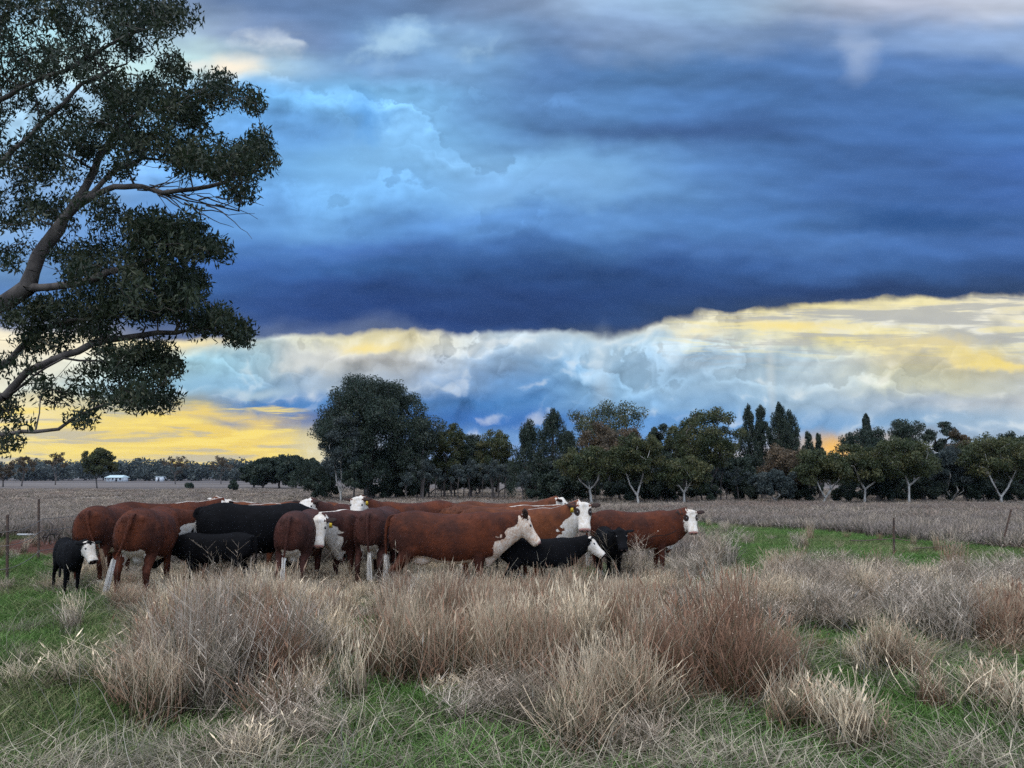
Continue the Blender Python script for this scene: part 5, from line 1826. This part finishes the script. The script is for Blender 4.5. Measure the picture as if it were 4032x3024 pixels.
# cow beyond, facing right, head at 800
cow_at(600, 15.0, name='cow', label='long-backed brown cow behind the two left cows, head against the black cow', heading=34, neck=(-14, 18), head=(0, -40), crest=1.0, tag_col=-1, legs_seed=8, switch=None)
# black cow
cow_at(985, 12.9, name='cow', label='large black cow in the left middle of the herd', heading=20, coat='coat_black', white_face=False, neck=(0, -25), head=(0, -60), s=1.03, legs_seed=9, switch='black', fat=1.05, voxel=0.02)
# black calf before the black cow
cow_at(850, 12.25, name='calf', cat='calf', label='black calf standing against the near side of the black cow', heading=175, s=0.70, coat='coat_black', calf=True, white_face=False, neck=(10, -10), head=(20, -55), legs_seed=10, switch='black', voxel=0.024)
# left-end calf
cow_at(258, 11.9, name='calf', cat='calf', label='black calf with white face at the left end beside the fence', heading=-50, s=0.64, coat='coat_black', calf=True, neck=(18, 20), head=(22, -46), legs_seed=11, switch='black', voxel=0.02)
# rear view cow left of centre
cow_at(1180, 12.2, name='cow', label='dark brown cow seen from behind, left of centre, white tail between its legs', heading=92, coat='coat_dark', neck=(0, -10), head=(0, -50), crest=0.4, legs_seed=12, tail_swing=0.4, s=0.97)
# its neighbour with the head this way
cow_at(1440, 13.3, name='cow', label='brown cow with lowered narrow white face and white crest, middle of the herd', heading=238, coat='coat_dark', neck=(15, 8), head=(42, -66), crest=1.0, tag_col=-1, legs_seed=13, switch=None, s=0.96, voxel=0.018)
# rear view cow behind main
cow_at(1485, 12.9, name='cow', label='dark brown cow seen from behind at the rump of the cream-faced cow', heading=88, coat='coat_dark', neck=(0, -15), head=(0, -50), crest=0.5, legs_seed=14, tail_swing=-0.4, s=0.98)
# back row
cow_at(1060, 15.6, name='cow', label='brown cow at the back facing left, white poll over the black cow', heading=172, neck=(0, 22), head=(14, -40), crest=1.0, legs_seed=15, switch=None, coat='coat_tan', voxel=0.026, tag_col=-1)
cow_at(1190, 14.9, name='cow', label='brown cow at the back with rounded rump above the left-of-centre cow', heading=196, neck=(0, 5), head=(0, -40), crest=1.0, legs_seed=16, switch=None, voxel=0.028, coat='coat_tan')
cow_at(1440, 15.4, name='cow', label='brown cow at the back looking over with pointed white poll', heading=215, neck=(10, 24), head=(60, -35), crest=0.8, legs_seed=17, switch=None, voxel=0.026, coat='coat_dark')
cow_at(1640, 15.3, name='cow', label='brown cow at the back with broad white poll and both ears above the cream-faced cow', heading=205, neck=(20, 26), head=(65, -48), crest=0.5, tag_col=-1, legs_seed=18, switch=None, voxel=0.024)
cow_at(1930, 13.4, name='cow', label='brown cow hidden behind the cream-faced cow, white stripe along its neck', heading=10, neck=(5, 10), head=(15, -40), crest=1.0, legs_seed=19, switch=None, voxel=0.028, coat='coat_tan', s=0.99)
cow_at(1945, 15.0, name='cow', label='brown cow at the back facing right, white forehead above the staring cow', heading=4, neck=(0, 22), head=(-18, -30), crest=0.6, legs_seed=20, switch=None, voxel=0.026, coat='coat_tan')


# ------------------------------------------------------------------ fences and small things
def box_between(p0, p1, w, d):
    p0, p1 = Vector(p0), Vector(p1)
    z = (p1 - p0).normalized(); x = z.orthogonal().normalized(); y = z.cross(x)
    V = []
    for p in (p0, p1):
        for a, b in ((-1, -1), (1, -1), (1, 1), (-1, 1)):
            V.append(tuple(p + x * a * w / 2 + y * b * d / 2))
    return V, [(0, 3, 2, 1), (4, 5, 6, 7), (0, 1, 5, 4), (1, 2, 6, 5), (2, 3, 7, 6), (3, 0, 4, 7)]


def star_post(h, lean=(0, 0)):
    """steel star picket: three fins round a core with notches"""
    V, F = [], []
    top = Vector((lean[0], lean[1], h))
    core = Vector((0, 0, -0.1))
    ax = (top - core).normalized()
    u = ax.orthogonal().normalized(); v = ax.cross(u)
    for k in range(3):
        a = k * 2.0944 + 0.4
        dr = u * math.cos(a) + v * math.sin(a)
        nn = ax.cross(dr)
        nz = 14
        for i in range(nz):
            for e in (0.08, 0.92):
                t = (i + e) / nz
                p = core + (top - core) * t
                w = 0.026 if e < 0.5 else 0.024
                o = len(V)
                V += [tuple(p - nn * 0.004), tuple(p + dr * w - nn * 0.003), tuple(p + dr * w + nn * 0.003), tuple(p + nn * 0.004)]
        base = len(V) - nz * 2 * 4
        for i in range(nz * 2 - 1):
            a0 = base + i * 4; b0 = a0 + 4
            for j in range(4):
                j2 = (j + 1) % 4
                F.append((a0 + j, a0 + j2, b0 + j2, b0 + j))
    return mesh_np('fence_post', np.array(V), np.array(F), [M['rust']])


def post(px, base_py, top_py, top_px, label, group):
    d = dist_of(base_py)
    x = xat(px, d)
    h = CH + W(top_py) * d
    xt = (top_px - 2016) / 3000 * (d * CP + (h - CH) * SP)
    me = star_post(h, (xt - x, 0))
    o = link('fence_post', me)
    o.location = (x, d, 0)
    tag(o, label, 'fence post', group)
    return Vector((x, d, 0)), Vector((xt, d, h))


p1, t1 = post(30, 2290, 2025, 30, 'thick steel picket nearest the left edge', 'steel pickets of the fence')
p2, t2 = post(153, 2212, 1963, 153, 'thin steel picket behind the black calf at the left', 'steel pickets of the fence')
p3, t3 = post(3519, 2200, 2038, 3519, 'upright steel picket alone in the green strip', 'steel pickets of the fence')
p4, t4 = post(3938, 2158, 2004, 3982, 'leaning steel picket near the right edge', 'steel pickets of the fence')


def wire(name, pts, r, label, mat='wire', sag=0.05, cat='wire', group=None):
    P = []
    for a, b in zip(pts[:-1], pts[1:]):
        a, b = Vector(a), Vector(b)
        for i in range(10):
            t = i / 10
            p = a.lerp(b, t); p.z -= sag * 4 * t * (1 - t)
            P.append(np.array(p))
    P.append(np.array(pts[-1]))
    P = np.array(P)
    rr = np.full(len(P) - 1, r)
    V, F = tubes(P[:-1], P[1:], rr, rr, 5)
    o = link(name, mesh_np(name, V, F, [M[mat]], True))
    tag(o, label, cat, group)
    return o


far_end = Vector((xat(470, 22), 22, 0.0))
GW = 'wires of the left fence'
lab_w = ['upper slack wire between the left pickets', 'middle slack wire between the left pickets', 'lowest slack wire between the left pickets']
for i, hz in enumerate((0.86, 0.62, 0.22)):
    lft = p1 + Vector((-2.2, -1.4, hz * 0.9))
    wire('fence_wire', [lft, p1 + Vector((0, 0, hz)), p2 + Vector((0, 0, hz * 1.05)), far_end + Vector((0, 0, hz * 1.1))], 0.0065, lab_w[i], group=GW, sag=0.05)
# fallen wires in the green strip
g_ = np.random.default_rng(4)
for j, (pts, lab) in enumerate([
        ([(3350, 2150), (3450, 2143), (3519, 2140), (3620, 2148)], 'fallen dark wire lying at the upright picket'),
        ([(3600, 2180), (3750, 2165), (3850, 2158), (4032, 2170)], 'long fallen dark wire crossing the green strip at the right'),
        ([(3885, 2148), (3940, 2155), (4040, 2168)], 'fallen dark wire at the foot of the leaning picket')]):
    W3 = []
    for px, py in pts:
        d = dist_of(py); W3.append((xat(px, d), d, 0.10 + 0.05 * g_.random()))
    wire('fallen_wire', W3, 0.014, lab, 'rust', 0.02, group='fallen wires in the green strip')
# pale pipe and dead branch at the dirt patch
d = dist_of(2122)
wire('water_pipe', [(xat(68, d), d, 0.12), (xat(150, d), d, 0.12)], 0.035, 'short pale pipe lying behind the red dirt', 'pipe', 0.0, 'pipe')


def fallen_branch():
    g = np.random.default_rng(9)
    d = dist_of(2150)
    a = np.array([xat(95, d), d, 0.05]); b = np.array([xat(235, d + 0.5), d + 0.5, 0.32])
    P0, P1, R = [], [], []
    n = 10
    pts = [a + (b - a) * i / n + g.normal(0, 0.02, 3) for i in range(n + 1)]
    for i in range(n):
        P0.append(pts[i]); P1.append(pts[i + 1]); R.append(0.035 - 0.002 * i)
    for i in (3, 5, 7, 8):
        p = pts[i]; dv = np.array([0.5, g.normal(0, .3), 0.5])
        for k in range(3):
            q = p + dv * 0.16; P0.append(p); P1.append(q); R.append(0.014 - 0.003 * k); p = q; dv = dv + g.normal(0, .25, 3)
    R = np.array(R)
    V, F = tubes(np.array(P0), np.array(P1), R, R * 0.9, 6)
    tag(link('fallen_branch', mesh_np('fallen_branch', V, F, [M['bark_grey']], True)), 'dead grey branch lying across the red dirt beside the calf', 'branch')


fallen_branch()


def dark_pole():
    d = 61.0
    x = xat(1661, d)
    h = CH + W(1770) * d
    rr = np.array([0.16, 0.15, 0.13])
    P = np.array([[0, 0, -0.2], [0.03, 0, h * 0.3], [0, 0, h * 0.7], [0.05, 0, h]])
    V, F = tubes(P[:-1], P[1:], np.array([.17, .15, .13]), np.array([.15, .13, .11]), 9)
    o = link('dead_trunk', mesh_np('dead_trunk', V, F, [M['bark_dark']], True))
    o.location = (x, d, 0)
    tag(o, 'straight dark branchless trunk right of the huge domed gum', 'tree trunk')


dark_pole()


def farmhouse():
    d = 300.0
    x0, x1 = xat(404, d), xat(495, d)
    w = x1 - x0
    t = empty('farmhouse', ((x0 + x1) / 2, d, 0), 0, 0.72)
    tag(t, 'low white farmhouse with pale roof in front of the distant woodland', 'house')
    hw = w / 2

    def bx(name, a, b, mat):
        V, F = [], [(0, 3, 2, 1), (4, 5, 6, 7), (0, 1, 5, 4), (1, 2, 6, 5), (2, 3, 7, 6), (3, 0, 4, 7)]
        for z in (a[2], b[2]):
            V += [(a[0], a[1], z), (b[0], a[1], z), (b[0], b[1], z), (a[0], b[1], z)]
        return link(name, mesh_np(name, np.array(V), np.array(F), [M[mat]]), t)
    bx('wall', (-hw, 0, 0), (hw, 6, 2.3), 'white_wall')
    V = np.array([(-hw - .4, -1.4, 2.15), (hw + .4, -1.4, 2.15), (hw + .4, 7.4, 2.3), (-hw - .4, 7.4, 2.3), (-hw + .6, 3, 3.5), (hw - .6, 3, 3.5)])
    me = bpy.data.meshes.new('roof'); me.from_pydata([tuple(v) for v in V], [], [(0, 1, 5, 4), (2, 3, 4, 5), (1, 2, 5), (3, 0, 4), (0, 3, 2, 1)])
    me.materials.append(M['roof']); link('roof', me, t)
    for i in range(4):
        cx = -hw + w * (0.14 + 0.24 * i)
        bx('window' if i != 2 else 'door', (cx - .5, -0.06, 0.9 if i != 2 else 0.02), (cx + .5, -0.004, 1.9), 'window')
    for i in range(6):
        cx = -hw + w * i / 5
        bx('verandah_post', (cx - .06, -1.25, 0), (cx + .06, -1.13, 2.16), 'white_wall')
    # small shed
    d2 = 310.0
    s = empty('shed', (xat(624, d2), d2, 0))
    tag(s, 'tiny white shed to the right of the farmhouse', 'shed')
    t2 = t

    def bx2(name, a, b, mat):
        V, F = [], [(0, 3, 2, 1), (4, 5, 6, 7), (0, 1, 5, 4), (1, 2, 6, 5), (2, 3, 7, 6), (3, 0, 4, 7)]
        for z in (a[2], b[2]):
            V += [(a[0], a[1], z), (b[0], a[1], z), (b[0], b[1], z), (a[0], b[1], z)]
        return link(name, mesh_np(name, np.array(V), np.array(F), [M[mat]]), s)
    bx2('wall', (-1.2, 0, 0), (1.2, 2.5, 1.9), 'white_wall')
    bx2('roof', (-1.4, -.2, 1.92), (1.4, 2.7, 2.1), 'roof')
    bx2('door', (-.4, -.05, .02), (.4, -.004, 1.6), 'window')


farmhouse()


# ------------------------------------------------------------------ air
def haze():
    x0, x1, y0, y1, z0, z1 = -3100, 3100, -700, 2650, -2.0, 48.0
    V = [(x0, y0, z0), (x1, y0, z0), (x1, y1, z0), (x0, y1, z0), (x0, y0, z1), (x1, y0, z1), (x1, y1, z1), (x0, y1, z1)]
    F = [(0, 3, 2, 1), (4, 5, 6, 7), (0, 1, 5, 4), (1, 2, 6, 5), (2, 3, 7, 6), (3, 0, 4, 7)]
    m, nt, out = new_mat('evening_air')
    v = nt.nodes.new('ShaderNodeVolumePrincipled')
    v.inputs['Color'].default_value = (0.62, 0.74, 0.95, 1)
    v.inputs['Density'].default_value = 0.00005
    nt.links.new(v.outputs[0], out.inputs['Volume'])
    tag(link('haze', mesh_np('haze', np.array(V), np.array(F), [m])), 'thin blue evening haze over the paddock', 'haze', kind='stuff')


haze()
